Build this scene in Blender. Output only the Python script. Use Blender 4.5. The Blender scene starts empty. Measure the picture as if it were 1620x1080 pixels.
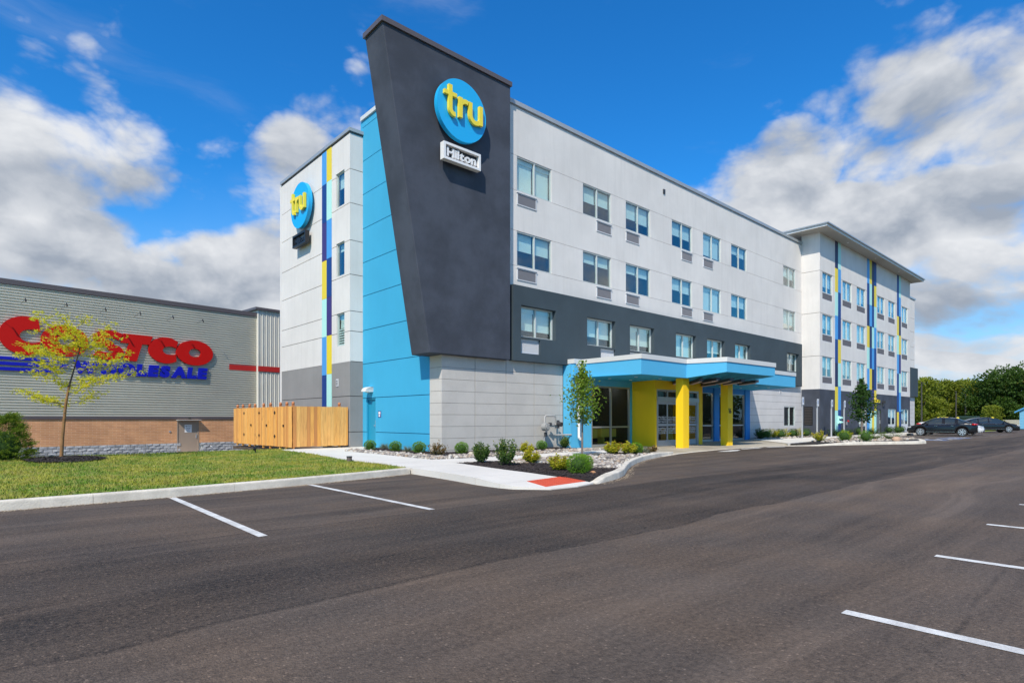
import bpy, math, random
from mathutils import Matrix, Vector, noise as mnoise
from math import sin, cos, pi, radians as rad, sqrt
random.seed(7)
sc = bpy.context.scene
col = sc.collection

# ------------------------------------------------------------------ camera
EYE = 1.35
HEAD = rad(48.0)                       # heading, from +X towards +Y
cam_d = bpy.data.cameras.new('camera'); cam = bpy.data.objects.new('camera', cam_d)
col.objects.link(cam); sc.camera = cam
cam.location = (0, 0, EYE); cam.rotation_euler = (rad(90), 0, HEAD - rad(90))
cam_d.sensor_width = 36.0; cam_d.lens = 922.0 / 1620.0 * 36.0
cam_d.shift_y = 122.5 / 1620.0
cam_d.clip_end = 5000; cam_d.clip_start = 0.05
FW = (cos(HEAD), sin(HEAD), 0.0); RT = (sin(HEAD), -cos(HEAD), 0.0)

# ------------------------------------------------------------------ light
SUN_TO = Vector((-1.0, -0.67, 1.2)).normalized()      # direction to the sun
SUN_EL = math.asin(SUN_TO.z); SUN_AZ = math.atan2(SUN_TO.x, SUN_TO.y)
sd = bpy.data.lights.new('sun', 'SUN'); sun = bpy.data.objects.new('sun', sd); col.objects.link(sun)
sd.energy = 4.1; sd.angle = rad(0.55); sd.color = (1.0, 0.925, 0.81)
sun.rotation_euler = (-SUN_TO).to_track_quat('-Z', 'Y').to_euler()
sun.location = SUN_TO * 60
sc.view_settings.view_transform = 'Standard'; sc.view_settings.look = 'None'
sc.view_settings.exposure = 0.22; sc.view_settings.gamma = 1.0; sc.view_settings.use_curve_mapping = False
sc.cycles.use_denoising = True
sc.cycles.max_bounces = 8; sc.cycles.transparent_max_bounces = 12
sc.cycles.sample_clamp_indirect = 6.0

W = bpy.data.worlds.new('World'); sc.world = W; W.use_nodes = True
wt = W.node_tree; wt.nodes.clear()
class G:
    """small node builder"""
    def __init__(s, nt): s.nt = nt
    def n(s, t, **k):
        nd = s.nt.nodes.new(t)
        for a, b in k.items(): setattr(nd, a, b)
        return nd
    def put(s, sock, v):
        if isinstance(v, bpy.types.NodeSocket): s.nt.links.new(v, sock)
        else: sock.default_value = v
    def m(s, op, a, b=0.0, c=0.0, clamp=False):
        nd = s.n('ShaderNodeMath', operation=op); nd.use_clamp = clamp
        s.put(nd.inputs[0], a); s.put(nd.inputs[1], b); s.put(nd.inputs[2], c)
        return nd.outputs[0]
    def vm(s, op, a, b=(0, 0, 0)):
        nd = s.n('ShaderNodeVectorMath', operation=op)
        s.put(nd.inputs[0], a)
        if op == 'SCALE': s.put(nd.inputs[3], b)
        else: s.put(nd.inputs[1], b)
        return nd.outputs['Value'] if op in ('DOT_PRODUCT', 'LENGTH') else nd.outputs['Vector']
    def noise(s, vec, scale, detail=4, rough=.55, dist=0.0, out='Fac'):
        nd = s.n('ShaderNodeTexNoise'); s.put(nd.inputs['Vector'], vec)
        nd.inputs['Scale'].default_value = scale; nd.inputs['Detail'].default_value = detail
        nd.inputs['Roughness'].default_value = rough; nd.inputs['Distortion'].default_value = dist
        return nd.outputs[out]
    def step(s, v, lo, hi, a=0.0, b=1.0, smooth=True):
        nd = s.n('ShaderNodeMapRange'); nd.interpolation_type = 'SMOOTHSTEP' if smooth else 'LINEAR'
        s.put(nd.inputs[0], v)
        for i, x in enumerate((lo, hi, a, b)): s.put(nd.inputs[i + 1], x)
        return nd.outputs[0]
    def mix(s, f, a, b, mode='MIX'):
        nd = s.n('ShaderNodeMix', data_type='RGBA', blend_type=mode)
        s.put(nd.inputs[0], f); s.put(nd.inputs[6], a); s.put(nd.inputs[7], b)
        return nd.outputs[2]
    def sep(s, v):
        nd = s.n('ShaderNodeSeparateXYZ'); s.put(nd.inputs[0], v); return nd.outputs
    def comb(s, x, y, z):
        nd = s.n('ShaderNodeCombineXYZ'); s.put(nd.inputs[0], x); s.put(nd.inputs[1], y); s.put(nd.inputs[2], z)
        return nd.outputs[0]

def build_sky():
    g = G(wt)
    d = g.vm('NORMALIZE', g.n('ShaderNodeTexCoord').outputs['Generated'])
    sky = g.n('ShaderNodeTexSky', sky_type='NISHITA'); sky.sun_disc = False
    sky.sun_elevation = SUN_EL; sky.sun_rotation = SUN_AZ % (2 * pi)
    sky.air_density = 1.0; sky.dust_density = 0.35; sky.ozone_density = 3.0
    hs = g.n('ShaderNodeHueSaturation'); g.put(hs.inputs['Color'], sky.outputs[0])
    hs.inputs['Saturation'].default_value = 1.28; hs.inputs['Value'].default_value = 1.0
    base = g.mix(1.0, hs.outputs[0], (0.40, 1.18, 1.52, 1), 'MULTIPLY')
    x, y, z = g.sep(d)[0:3]
    fd = g.m('MAXIMUM', g.vm('DOT_PRODUCT', d, FW), 0.08)
    front = g.step(g.vm('DOT_PRODUCT', d, FW), 0.05, 0.25)
    a = g.m('DIVIDE', g.vm('DOT_PRODUCT', d, RT), fd); b = g.m('DIVIDE', z, fd)
    # slow warp so the cloud banks get uneven outlines
    wc = g.noise(d, 3.2, 3, .6, out='Color'); ws = g.sep(g.vm('SUBTRACT', wc, (.5, .5, .5)))
    a = g.m('ADD', a, g.m('MULTIPLY', ws[0], .22)); b = g.m('ADD', b, g.m('MULTIPLY', ws[1], .18))
    def P(px, py): return ((px - 810) / 922.0, (662.5 - py) / 922.0)
    def field(banks):
        tot = None
        for (px, py, rx, ry, ang, st) in banks:
            cx, cy = P(px, py); rx /= 922.0; ry /= 922.0; c, s_ = cos(rad(ang)), sin(rad(ang))
            dx = g.m('SUBTRACT', a, cx); dy = g.m('SUBTRACT', b, cy)
            u = g.m('DIVIDE', g.m('ADD', g.m('MULTIPLY', dx, c), g.m('MULTIPLY', dy, s_)), rx)
            v = g.m('DIVIDE', g.m('SUBTRACT', g.m('MULTIPLY', dy, c), g.m('MULTIPLY', dx, s_)), ry)
            q = g.m('SUBTRACT', 1.0, g.m('ADD', g.m('MULTIPLY', u, u), g.m('MULTIPLY', v, v)), clamp=True)
            q = g.m('MULTIPLY', g.m('POWER', q, .7), st)
            tot = q if tot is None else g.m('ADD', tot, q)
        return tot
    banks = [(20, 230, 265, 205, -36, .74), (200, 120, 140, 75, -62, .30), (110, 25, 170, 60, -30, .24), (20, 10, 110, 50, 0, .15),
             (410, 320, 240, 140, -25, .56), (510, 220, 170, 95, 35, .50), (90, 440, 460, 110, -6, .62), (420, 450, 260, 90, 0, .55),
             (1150, 310, 210, 95, 26, .58), (1400, 250, 440, 190, 30, .50), (1610, 110, 330, 230, 34, .46), (1330, 240, 240, 110, 30, .2),
             (1480, 420, 420, 150, 4, .62), (1270, 380, 220, 90, 10, .45), (1620, 550, 330, 34, 0, .40), (1480, 590, 460, 40, 0, .50), (1070, 215, 70, 50, 20, .10), (900, 640, 900, 45, 0, .25)]
    dark = [(110, 310, 260, 60, -6, .75), (1470, 345, 330, 50, 14, .75), (1560, 480, 300, 45, 0, 1.0), (20, 130, 150, 60, 0, .2), (200, 455, 330, 40, 0, .45), (1330, 290, 220, 60, 25, .3), (1500, 160, 200, 50, 30, .35), (350, 330, 130, 40, -20, .25), (400, 470, 200, 30, 0, .3)]
    m = field(banks)
    gen = g.m('ADD', .12, g.m('MULTIPLY', g.noise(d, 1.6, 2, .5), .62))  # unseen cloud cover out of view, thickened to neutralise the blue fill light
    m = g.m('ADD', g.m('MULTIPLY', m, front), g.m('MULTIPLY', gen, g.m('SUBTRACT', 1.0, front)))
    def puffs(p, det):
        f = g.noise(p, 3.0, det, .60, .0)
        v = g.n('ShaderNodeTexVoronoi', feature='F1'); g.put(v.inputs['Vector'], p); v.inputs['Scale'].default_value = 7.5
        v.inputs['Detail'].default_value = 4 if det > 8 else 2; v.inputs['Roughness'].default_value = .55
        return g.m('ADD', g.m('MULTIPLY', f, .85), g.m('MULTIPLY', v.outputs['Distance'], -.24))
    pv = g.vm('MULTIPLY', d, (1.0, 1.0, 1.55))
    pv = g.vm('ADD', pv, g.vm('SCALE', g.vm('SUBTRACT', g.noise(pv, 2.2, 3, .5, out='Color'), (.5, .5, .5)), .16))
    n1 = puffs(pv, 9)
    n2 = puffs(g.vm('ADD', pv, (-.02, -.015, .055)), 7)
    D = g.m('ADD', g.m('MULTIPLY', n1, 1.9), g.m('SUBTRACT', m, .69))
    alpha = g.step(D, -.06, .38)
    wisp = g.noise(g.vm('MULTIPLY', pv, (1, 1, 2.0)), 2.0, 6, .66, .5)
    veil = g.m('MULTIPLY', g.step(wisp, .50, .80), .16)
    alpha = g.m('MAXIMUM', alpha, veil)
    lit = g.m('ADD', .66, g.m('MULTIPLY', g.m('SUBTRACT', n1, n2), 2.7), clamp=True)
    dk = g.m('MULTIPLY', g.m('MINIMUM', field(dark), 1.0), front)
    edge = g.step(D, .05, .42, .16, -.04)
    lit = g.m('SUBTRACT', g.m('ADD', lit, edge), g.m('MULTIPLY', dk, .66), clamp=True)
    ccol = g.mix(lit, (2.7, 3.1, 3.75, 1), (6.35, 6.5, 6.75, 1))
    hz = g.m('MULTIPLY', g.step(b, -.02, .42, 1.0, 0.0), .93)
    base = g.mix(hz, base, (3.3, 4.9, 7.1, 1))
    sk = g.mix(alpha, base, ccol)
    bg = g.n('ShaderNodeBackground'); g.put(bg.inputs[0], sk); bg.inputs[1].default_value = 0.112
    g.nt.links.new(bg.outputs[0], g.n('ShaderNodeOutputWorld').inputs[0])
build_sky()
W.cycles.sampling_method = 'MANUAL'; W.cycles.sample_map_resolution = 512

# ------------------------------------------------------------------ materials
MATS = {}
def mat(name, c, rough=.8, var=.0, vs=2.0, bump=0.0, bs=60.0, metal=0.0, coat=0.0, spec=.5, streak=0.0, c2=None, fine=0.0, emit=None, rnd=0.0):
    """painted / mineral surface: base colour, blotchy variation, vertical streaks, fine speckle and relief"""
    if name in MATS: return MATS[name]
    M = bpy.data.materials.new(name); M.use_nodes = True; MATS[name] = M
    g = G(M.node_tree); b = M.node_tree.nodes['Principled BSDF']
    c = (*c, 1.0); colr = c
    pos = g.n('ShaderNodeNewGeometry').outputs['Position']
    if c2 is not None or var > 0:
        c2v = (*c2, 1.0) if c2 is not None else tuple(v * (1 - var) for v in c[:3]) + (1.0,)
        colr = g.mix(g.step(g.noise(pos, vs, 5, .6), .3, .7), colr, c2v)
    if streak > 0:
        p = g.vm('MULTIPLY', pos, (3.0, 3.0, .22))
        f = g.step(g.noise(p, 1.6, 5, .65), .42, .8, 0.0, streak)
        colr = g.mix(f, colr, tuple(v * .62 for v in c[:3]) + (1.0,))
    if fine > 0:
        f = g.step(g.noise(pos, bs * 1.3, 2, .7), .25, .75, 1 - fine, 1 + fine, smooth=False)
        colr = g.mix(1.0, colr, g.comb(f, f, f), 'MULTIPLY')
    if rnd > 0:
        r = g.n('ShaderNodeObjectInfo').outputs['Random']
        f = g.step(r, 0, 1, 1 - rnd, 1 + rnd, smooth=False)
        colr = g.mix(1.0, colr, g.comb(f, f, f), 'MULTIPLY')
    g.put(b.inputs['Base Color'], colr)
    b.inputs['Roughness'].default_value = rough; b.inputs['Metallic'].default_value = metal
    b.inputs['Coat Weight'].default_value = coat; b.inputs['Specular IOR Level'].default_value = spec
    if emit: b.inputs['Emission Color'].default_value = (*emit[0], 1); b.inputs['Emission Strength'].default_value = emit[1]
    if bump > 0:
        bp = g.n('ShaderNodeBump'); bp.inputs['Strength'].default_value = bump; bp.inputs['Distance'].default_value = .02
        g.put(bp.inputs['Height'], g.noise(pos, bs, 4, .65)); g.put(b.inputs['Normal'], bp.outputs[0])
    return M

white_st = mat('white_stucco', (.725, .69, .65),   .88, .10, .5, .22, 55, streak=.20, fine=.05)
grey_st = mat('grey_stucco', (.275, .265, .255), .88, .12, .6, .22, 55, streak=.15, fine=.05)
dark_st = mat('charcoal_stucco', (.068, .077, .100), .80, .36, .8, .22, 50, streak=.10, fine=.08, spec=.35)
band_st = mat('slate_stucco', (.054, .076, .090), .80, .20, .45, .22, 50, streak=.10, fine=.06, spec=.35)
blue_st = mat('sky_blue_stucco', (.040, .37, .60), .82, .06, .5, .2, 50, streak=.08, fine=.04)
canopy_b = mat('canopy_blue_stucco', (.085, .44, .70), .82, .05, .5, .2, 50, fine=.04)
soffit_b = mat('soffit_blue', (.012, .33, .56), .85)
yellow_p = mat('yellow_paint', (.95, .60, .006), .7, .05, .5, .15, 50)
block_m = mat('ground_face_block', (.55, .515, .47), .85, .10, 1.2, .25, 70, fine=.14)
lap_m = mat('light_grey_block', (.60, .58, .565), .85, .08, 1.2, .25, 70, fine=.10)
coping_w = mat('coping_white', (.66, .65, .62), .5, .05, 1.0)
coping_g = mat('coping_grey_metal', (.42, .44, .45), .4, .1, 1.0, metal=.3)
coping_d = mat('coping_dark', (.10, .085, .09), .45)
joint_d = mat('joint_dark', (.05, .05, .055), .9)
joint_b = mat('joint_blue', (.02, .14, .26), .9)
vinyl = mat('window_frame_white', (.52, .55, .535), .45)
alu = mat('aluminium_frame', (.40, .41, .41), .4, metal=.6)
shade_m = mat('roller_shade', (.80, .88, .86), .8, emit=None)
shade2_m = mat('roller_shade_warm', (.84, .88, .82), .8)
grille_m = mat('grille_grey', (.20, .20, .22), .6)
grille_d = mat('grille_dark', (.12, .12, .14), .7)
frame_l = mat('grille_frame', (.60, .61, .63), .55)
roof_m = mat('roof_membrane', (.5, .5, .5), .9)
room_m = mat('room_dark', (.022, .027, .033), .95)  # near-black colour stands in for the shade of unlit rooms
navy = mat('navy_panel', (.006, .045, .22), .55); navy2 = mat('dark_navy_panel', (.012, .012, .07), .55)
purp = mat('indigo_panel', (.045, .03, .17), .55); mint = mat('mint_panel', (.44, .78, .70), .55)
azure = mat('azure_panel', (.07, .32, .70), .55); yel = mat('yellow_panel', (.78, .60, .03), .55)
COLS = dict(n=navy, d=navy2, p=purp, m=mint, b=azure, y=yel)
black_m = mat('black_metal', (.012, .012, .014), .5); dkgrey = mat('dark_grey_metal', (.06, .06, .065), .45, metal=.4)
white_pl = mat('white_plastic', (.78, .77, .74), .4)
conc = mat('concrete', (.72, .675, .60), .88, .10, .9, .3, 45, fine=.06, streak=.0)
curb_m = mat('curb_concrete', (.73, .665, .555), .9, .26, 2.2, .4, 35, fine=.08)
pad_m = mat('entry_slab_concrete', (.46, .40, .31), .6, .28, .5, .2, 40, fine=.06)
redpad = mat('red_tactile', (.62, .085, .035), .75, .12, 3.0)
paint_w = mat('road_paint_white', (.74, .73, .69), .7, c2=(.50, .48, .45), vs=5.0, bump=.3, bs=60, fine=.16)
paint_b = mat('road_paint_blue', (.12, .20, .42), .7, .3, 6.0)
pipe_g = mat("grey_pipe", (.38, .37, .35), .5)
steel = mat('galvanised_steel', (.50, .51, .53), .35, .1, 3, metal=.5)
disc_b = mat('sign_blue', (.01, .40, .78), .45); let_y = mat('sign_yellow', (.85, .68, .05), .45)
sign_w = mat('sign_white', (.78, .77, .76), .5)
red_m = mat('sign_red', (.52, .006, .004), .55, spec=.2); blue_m = mat('sign_blue_deep', (.006, .012, .40), .55, spec=.2)

def glass_mat(name, refl, tint, rough=.0):
    M = bpy.data.materials.new(name); M.use_nodes = True; g = G(M.node_tree); M.node_tree.nodes.clear()
    tr = g.n('ShaderNodeBsdfTransparent'); tr.inputs[0].default_value = (*tint, 1)
    gl = g.n('ShaderNodeBsdfGlossy'); gl.inputs['Roughness'].default_value = rough; gl.inputs[0].default_value = (.92, .95, .97, 1)
    fr = g.n('ShaderNodeLayerWeight'); fr.inputs[0].default_value = .5
    f = g.m('ADD', g.m('MULTIPLY', g.m('POWER', fr.outputs['Facing'], 4.0), .7), refl, clamp=True)
    mx = g.n('ShaderNodeMixShader'); g.put(mx.inputs[0], f); g.nt.links.new(tr.outputs[0], mx.inputs[1]); g.nt.links.new(gl.outputs[0], mx.inputs[2])
    g.nt.links.new(mx.outputs[0], g.n('ShaderNodeOutputMaterial').inputs[0]); MATS[name] = M
    return M
glass = glass_mat('window_glass', .11, (.90, .965, .955))
glass_l = glass_mat('storefront_glass', .0, (.82, .86, .86))

# ------------------------------------------------------------------ object helpers
WORLD = {}
def props(o, label=None, cat=None, group=None, kind=None):
    if label: o['label'] = label
    if cat: o['category'] = cat
    if group: o['group'] = group
    if kind: o['kind'] = kind
    return o
def empty(name, loc, label, cat, group=None, rz=0.0, parent=None):
    o = bpy.data.objects.new(name, None); col.objects.link(o)
    o.location = loc; o.rotation_euler = (0, 0, rz); o.empty_display_size = .2
    WORLD[o.name] = Matrix.Translation(loc) @ Matrix.Rotation(rz, 4, 'Z')
    if parent: o.parent = parent
    return props(o, label, cat, group)
def copy_tree(o, parent=None):
    c = o.copy(); col.objects.link(c); c.parent = parent
    for ch in list(o.children): copy_tree(ch, c)
    return c

class MB:
    """collects faces in world (or local) coordinates, builds ONE mesh object"""
    def __init__(s): s.v = []; s.f = []; s.mi = []; s.cur = 0; s.sm = []; s.smooth = False
    def add(s, vs, fs):
        b = len(s.v); s.v += [tuple(p) for p in vs]
        for f in fs: s.f.append(tuple(b + i for i in f)); s.mi.append(s.cur); s.sm.append(s.smooth)
        return s
    def quad(s, a, b, c, d): return s.add([a, b, c, d], [(0, 1, 2, 3)])
    def box(s, x0, y0, z0, x1, y1, z1):
        x0, x1 = sorted((x0, x1)); y0, y1 = sorted((y0, y1)); z0, z1 = sorted((z0, z1))
        return s.add([(x0, y0, z0), (x1, y0, z0), (x1, y1, z0), (x0, y1, z0), (x0, y0, z1), (x1, y0, z1), (x1, y1, z1), (x0, y1, z1)],
                     [(0, 3, 2, 1), (4, 5, 6, 7), (0, 1, 5, 4), (1, 2, 6, 5), (2, 3, 7, 6), (3, 0, 4, 7)])
    def fbox(s, fr, u0, u1, v0, v1, w0, w1):
        """box in a facade frame"""
        u0, u1 = sorted((u0, u1)); v0, v1 = sorted((v0, v1)); w0, w1 = sorted((w0, w1))
        P = [fr(u, v, w) for w in (w0, w1) for (u, v) in ((u0, v0), (u1, v0), (u1, v1), (u0, v1))]
        return s.add(P, [(3, 2, 1, 0), (4, 5, 6, 7), (0, 1, 5, 4), (1, 2, 6, 5), (2, 3, 7, 6), (3, 0, 4, 7)])
    def prism(s, poly, z0, z1, zt=None):
        n = len(poly); top = zt or (lambda x, y: z1)
        a = sum(poly[i][0] * poly[(i + 1) % n][1] - poly[(i + 1) % n][0] * poly[i][1] for i in range(n))
        if a < 0: poly = poly[::-1]
        vs = [(x, y, z0) for x, y in poly] + [(x, y, top(x, y)) for x, y in poly]
        return s.add(vs, [tuple(range(n - 1, -1, -1)), tuple(range(n, 2 * n))] + [(i, (i + 1) % n, n + (i + 1) % n, n + i) for i in range(n)])
    def fprism(s, fr, poly, w0, w1):
        n = len(poly); a = sum(poly[i][0] * poly[(i + 1) % n][1] - poly[(i + 1) % n][0] * poly[i][1] for i in range(n))
        if a < 0: poly = poly[::-1]
        vs = [fr(u, v, w0) for u, v in poly] + [fr(u, v, w1) for u, v in poly]
        return s.add(vs, [tuple(range(n - 1, -1, -1)), tuple(range(n, 2 * n))] + [(i, (i + 1) % n, n + (i + 1) % n, n + i) for i in range(n)])
    def tube(s, pts, r, n=8, cap=True, smooth=True):
        """round tube along points; r a number or a list"""
        pts = [Vector(p) for p in pts]; rs = r if isinstance(r, (list, tuple)) else [r] * len(pts)
        rings = []; up = None
        for i, p in enumerate(pts):
            t = (pts[min(i + 1, len(pts) - 1)] - pts[max(i - 1, 0)]).normalized()
            if up is None: up = Vector((0, 0, 1)) if abs(t.z) < .9 else Vector((1, 0, 0))
            a = t.cross(up).normalized(); b = a.cross(t).normalized(); up = b
            rings.append([p + (a * cos(2 * pi * k / n) + b * sin(2 * pi * k / n)) * rs[i] for k in range(n)])
        vs = [q for rg in rings for q in rg]; m = len(pts); fs = []
        for i in range(m - 1):
            for k in range(n):
                k2 = (k + 1) % n; fs.append((i * n + k, i * n + k2, (i + 1) * n + k2, (i + 1) * n + k))
        sm = s.smooth; s.smooth = smooth; s.add(vs, fs); s.smooth = sm
        if cap: s.add(rings[0], [tuple(range(n))[::-1]]); s.add(rings[-1], [tuple(range(n))])
        return s
    def ell(s, c, rx, ry, rz, nu=12, nv=8, jit=0.0, seed=0):
        rr = random.Random(seed); vs = []; fs = []
        for j in range(nv + 1):
            th = pi * j / nv
            for i in range(nu):
                ph = 2 * pi * i / nu; k = 1 + (rr.uniform(-jit, jit) if 0 < j < nv else 0)
                vs.append((c[0] + rx * k * sin(th) * cos(ph), c[1] + ry * k * sin(th) * sin(ph), c[2] + rz * k * cos(th)))
        for j in range(nv):
            for i in range(nu):
                i2 = (i + 1) % nu; fs.append((j * nu + i, (j + 1) * nu + i, (j + 1) * nu + i2, j * nu + i2))
        sm = s.smooth; s.smooth = True; s.add(vs, fs); s.smooth = sm; return s
    def ribbon(s, fr, pts, hw, w0, w1, closed=False):
        """flat stroke of varying half width, extruded from w0 to w1 in a facade frame"""
        n = len(pts); L = []; R_ = []
        for i in range(n):
            p = Vector(pts[i]); a = Vector(pts[(i - 1) % n] if closed or i else pts[i]); b = Vector(pts[(i + 1) % n] if closed or i < n - 1 else pts[i])
            t = (b - a).normalized(); nn = Vector((-t.y, t.x)); h = hw[i] if isinstance(hw, (list, tuple)) else hw
            L.append(p + nn * h); R_.append(p - nn * h)
        vs = []
        for q in (L, R_):
            for w in (w0, w1): vs += [fr(p.x, p.y, w) for p in q]
        fs = []; m = n if closed else n - 1
        for i in range(m):
            j = (i + 1) % n
            fs += [(n + i, 3 * n + i, 3 * n + j, n + j), (i, j, 2 * n + j, 2 * n + i), (i, n + i, n + j, j), (2 * n + i, 2 * n + j, 3 * n + j, 3 * n + i)]
        if not closed:
            for i in (0, n - 1): fs.append((i, n + i, 3 * n + i, 2 * n + i) if i else (i, 2 * n + i, 3 * n + i, n + i))
        return s.add(vs, fs)
    def build(s, name, mats, parent=None, label=None, cat=None, group=None, kind=None, local=False, bevel=0.0):
        me = bpy.data.meshes.new(name); V = s.v
        if parent is not None and not local:
            Mi = WORLD[parent.name].inverted(); V = [tuple(Mi @ Vector(p)) for p in s.v]
        me.from_pydata(V, [], s.f)
        for m_ in (mats if isinstance(mats, (list, tuple)) else [mats]): me.materials.append(m_)
        if any(s.mi): me.polygons.foreach_set('material_index', s.mi)
        if any(s.sm): me.polygons.foreach_set('use_smooth', s.sm)
        me.update()
        o = bpy.data.objects.new(name, me); col.objects.link(o)
        if parent is not None: o.parent = parent; WORLD[o.name] = WORLD[parent.name].copy()
        else: WORLD[o.name] = Matrix()
        if bevel > 0:
            bv = o.modifiers.new('b', 'BEVEL'); bv.width = bevel; bv.segments = 2; bv.limit_method = 'ANGLE'
        return props(o, label, cat, group, kind)
def part(name, parent, m): return MB().build(name, m, parent)

def front(Y): return lambda u, v, w: (u, Y - w, v)         # facade facing -Y: u = X
def left(X): return lambda u, v, w: (X - w, -u, v)         # facade facing -X: u = -Y

def panel(mb, fr, u0, u1, v0, v1, w0, w1, holes=()):
    """rectangular facade slab with openings; reveals are closed"""
    us = sorted({u0, u1, *[min(max(h[k], u0), u1) for h in holes for k in (0, 1)]})
    vs = sorted({v0, v1, *[min(max(h[k], v0), v1) for h in holes for k in (2, 3)]})
    nu, nv = len(us) - 1, len(vs) - 1
    def full(i, j):
        if i < 0 or j < 0 or i >= nu or j >= nv: return False
        cu, cv = (us[i] + us[i + 1]) / 2, (vs[j] + vs[j + 1]) / 2
        return not any(h[0] < cu < h[1] and h[2] < cv < h[3] for h in holes)
    for i in range(nu):
        for j in range(nv):
            if not full(i, j): continue
            a, b, c, d = us[i], us[i + 1], vs[j], vs[j + 1]
            mb.quad(fr(a, c, w1), fr(b, c, w1), fr(b, d, w1), fr(a, d, w1))
            mb.quad(fr(a, d, w0), fr(b, d, w0), fr(b, c, w0), fr(a, c, w0))
            if not full(i - 1, j): mb.quad(fr(a, c, w0), fr(a, c, w1), fr(a, d, w1), fr(a, d, w0))
            if not full(i + 1, j): mb.quad(fr(b, c, w1), fr(b, c, w0), fr(b, d, w0), fr(b, d, w1))
            if not full(i, j - 1): mb.quad(fr(a, c, w0), fr(b, c, w0), fr(b, c, w1), fr(a, c, w1))
            if not full(i, j + 1): mb.quad(fr(a, d, w1), fr(b, d, w1), fr(b, d, w0), fr(a, d, w0))
    return mb
# ------------------------------------------------------------------ hotel
Y0 = 17.2; XL = 12.1; XS = 11.5; YW = 15.96; XW = 43.48
F0 = front(Y0); FWg = front(YW); LB = left(XL); LS = left(XS)
hotel = empty('hotel_building', (12.1, 17.2, .15), 'four storey white stucco hotel with charcoal leaning tower, blue stair wall and blue entrance canopy', 'hotel')

def window(fr, u0, u1, v0, v1, w=-.02, shades=(.5,), warm=False, fw=.04, mull=True, parent=hotel, name='window', fm=vinyl, gl=None, depth=.09, tilt=.0, rail=None):
    mb = MB()
    mb.fbox(fr, u0, u1, v0, v0 + fw, w - depth, w); mb.fbox(fr, u0, u1, v1 - fw, v1, w - depth, w)
    mb.fbox(fr, u0, u0 + fw, v0 + fw, v1 - fw, w - depth, w); mb.fbox(fr, u1 - fw, u1, v0 + fw, v1 - fw, w - depth, w)
    uc = (u0 + u1) / 2; cells = [(u0 + fw, u1 - fw)]
    if mull:
        mb.fbox(fr, uc - .028, uc + .028, v0 + fw, v1 - fw, w - depth, w - .003); cells = [(u0 + fw, uc - .028), (uc + .028, u1 - fw)]
    win = mb.build(name, fm, parent)
    for k, (a, b) in enumerate(cells):
        MB().fbox(fr, a, b, v0 + fw, v1 - fw, w - depth * .55, w - depth * .45).build('pane', gl or glass, win)
        s = shades[min(k, len(shades) - 1)]
        if s > 0:
            m = MB(); vb = v1 - fw - (v1 - v0 - 2 * fw) * s
            m.fbox(fr, a + .01, b - .01, vb, v1 - fw, w - depth - .075, w - depth - .07)
            m.fbox(fr, a + .01, b - .01, vb, vb + .03, w - depth - .085, w - depth - .062)
            if s > .75: m.fbox(fr, a + .01, b - .01, v1 - fw - .16, v1 - fw, w - depth - .065, w - depth - .02)
            m.build('roller_shade', shade2_m if warm else shade_m, win)
    return win

def ac_grille(fr, u0, u1, v0, v1, w=0.0, fins=18, parent=hotel, dark=grille_m, fwd=.03, fw=.035, hood=True):
    mb = MB(); wo = w + fwd
    mb.fbox(fr, u0, u1, v0, v0 + fw, w, wo); mb.fbox(fr, u0, u1, v1 - fw, v1, w, wo)
    mb.fbox(fr, u0, u0 + fw, v0 + fw, v1 - fw, w, wo); mb.fbox(fr, u1 - fw, u1, v0 + fw, v1 - fw, w, wo)
    if hood: mb.fbox(fr, u0 - .03, u1 + .03, v1, v1 + .03, w, wo + .03)
    gr = mb.build('air_unit_grille', frame_l, parent)
    m = MB(); m.fbox(fr, u0 + fw, u1 - fw, v0 + fw, v1 - fw, w - .05, w - .03 if w < 0 else w + .002)
    for k in range(fins):
        a = u0 + fw + (u1 - u0 - 2 * fw) * (k + .25) / fins; b = a + (u1 - u0 - 2 * fw) / fins * .5
        m.fbox(fr, a, b, v0 + fw, v1 - fw, w + .002, wo - .006)
    m.build('louvres', dark, gr)
    return gr

ROWS = [(10.49, 11.87), (7.48, 8.87), (4.63, 5.88)]
WX = [(15.75, 17.74, 'l'), (19.74, 21.74, 'r'), (22.86, 24.87, 'l'), (26.83, 28.81, 'r'), (29.97, 31.96, 'l'), (33.20, 35.15, ''), (40.45, 42.42, '')]
SH = [[(.97,), (.52, .50), (.55, .60), (.52, .55), (.88, .90), (.36, .42), (.5, .55)],
      [(.52,), (.33, .35), (.30, .34), (.45, .5), (1.0,), (.52, .5), (.66, .7)],
      [(.78,), (.66, .7), (.76, .76), (1.0,), (.62, .6), (1.0,), (.5, .55)]]
holes = [(a - .0, b, v0, v1) for (a, b, _) in WX for (v0, v1) in ROWS]
def ptac(a, b, sd_): return (a, a + 1.07) if sd_ == 'l' else (b - 1.07, b)
h2 = [(a, b, *ROWS[2]) for (a, b, _) in WX] + [(*ptac(a, b, s_), 3.97, 4.56) for (a, b, s_) in WX if s_]
lowwin = (40.53, 42.39, .84, 2.24)
core = MB(); panel(core, F0, XL + .02, XW, .1, 13.86, -.22, -.035, [(a, b, c, d) for a, b, c, d in holes] + [(18.5, 34.6, -1, 3.0), lowwin]); core.build('wall_core', joint_d, hotel)
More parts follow.
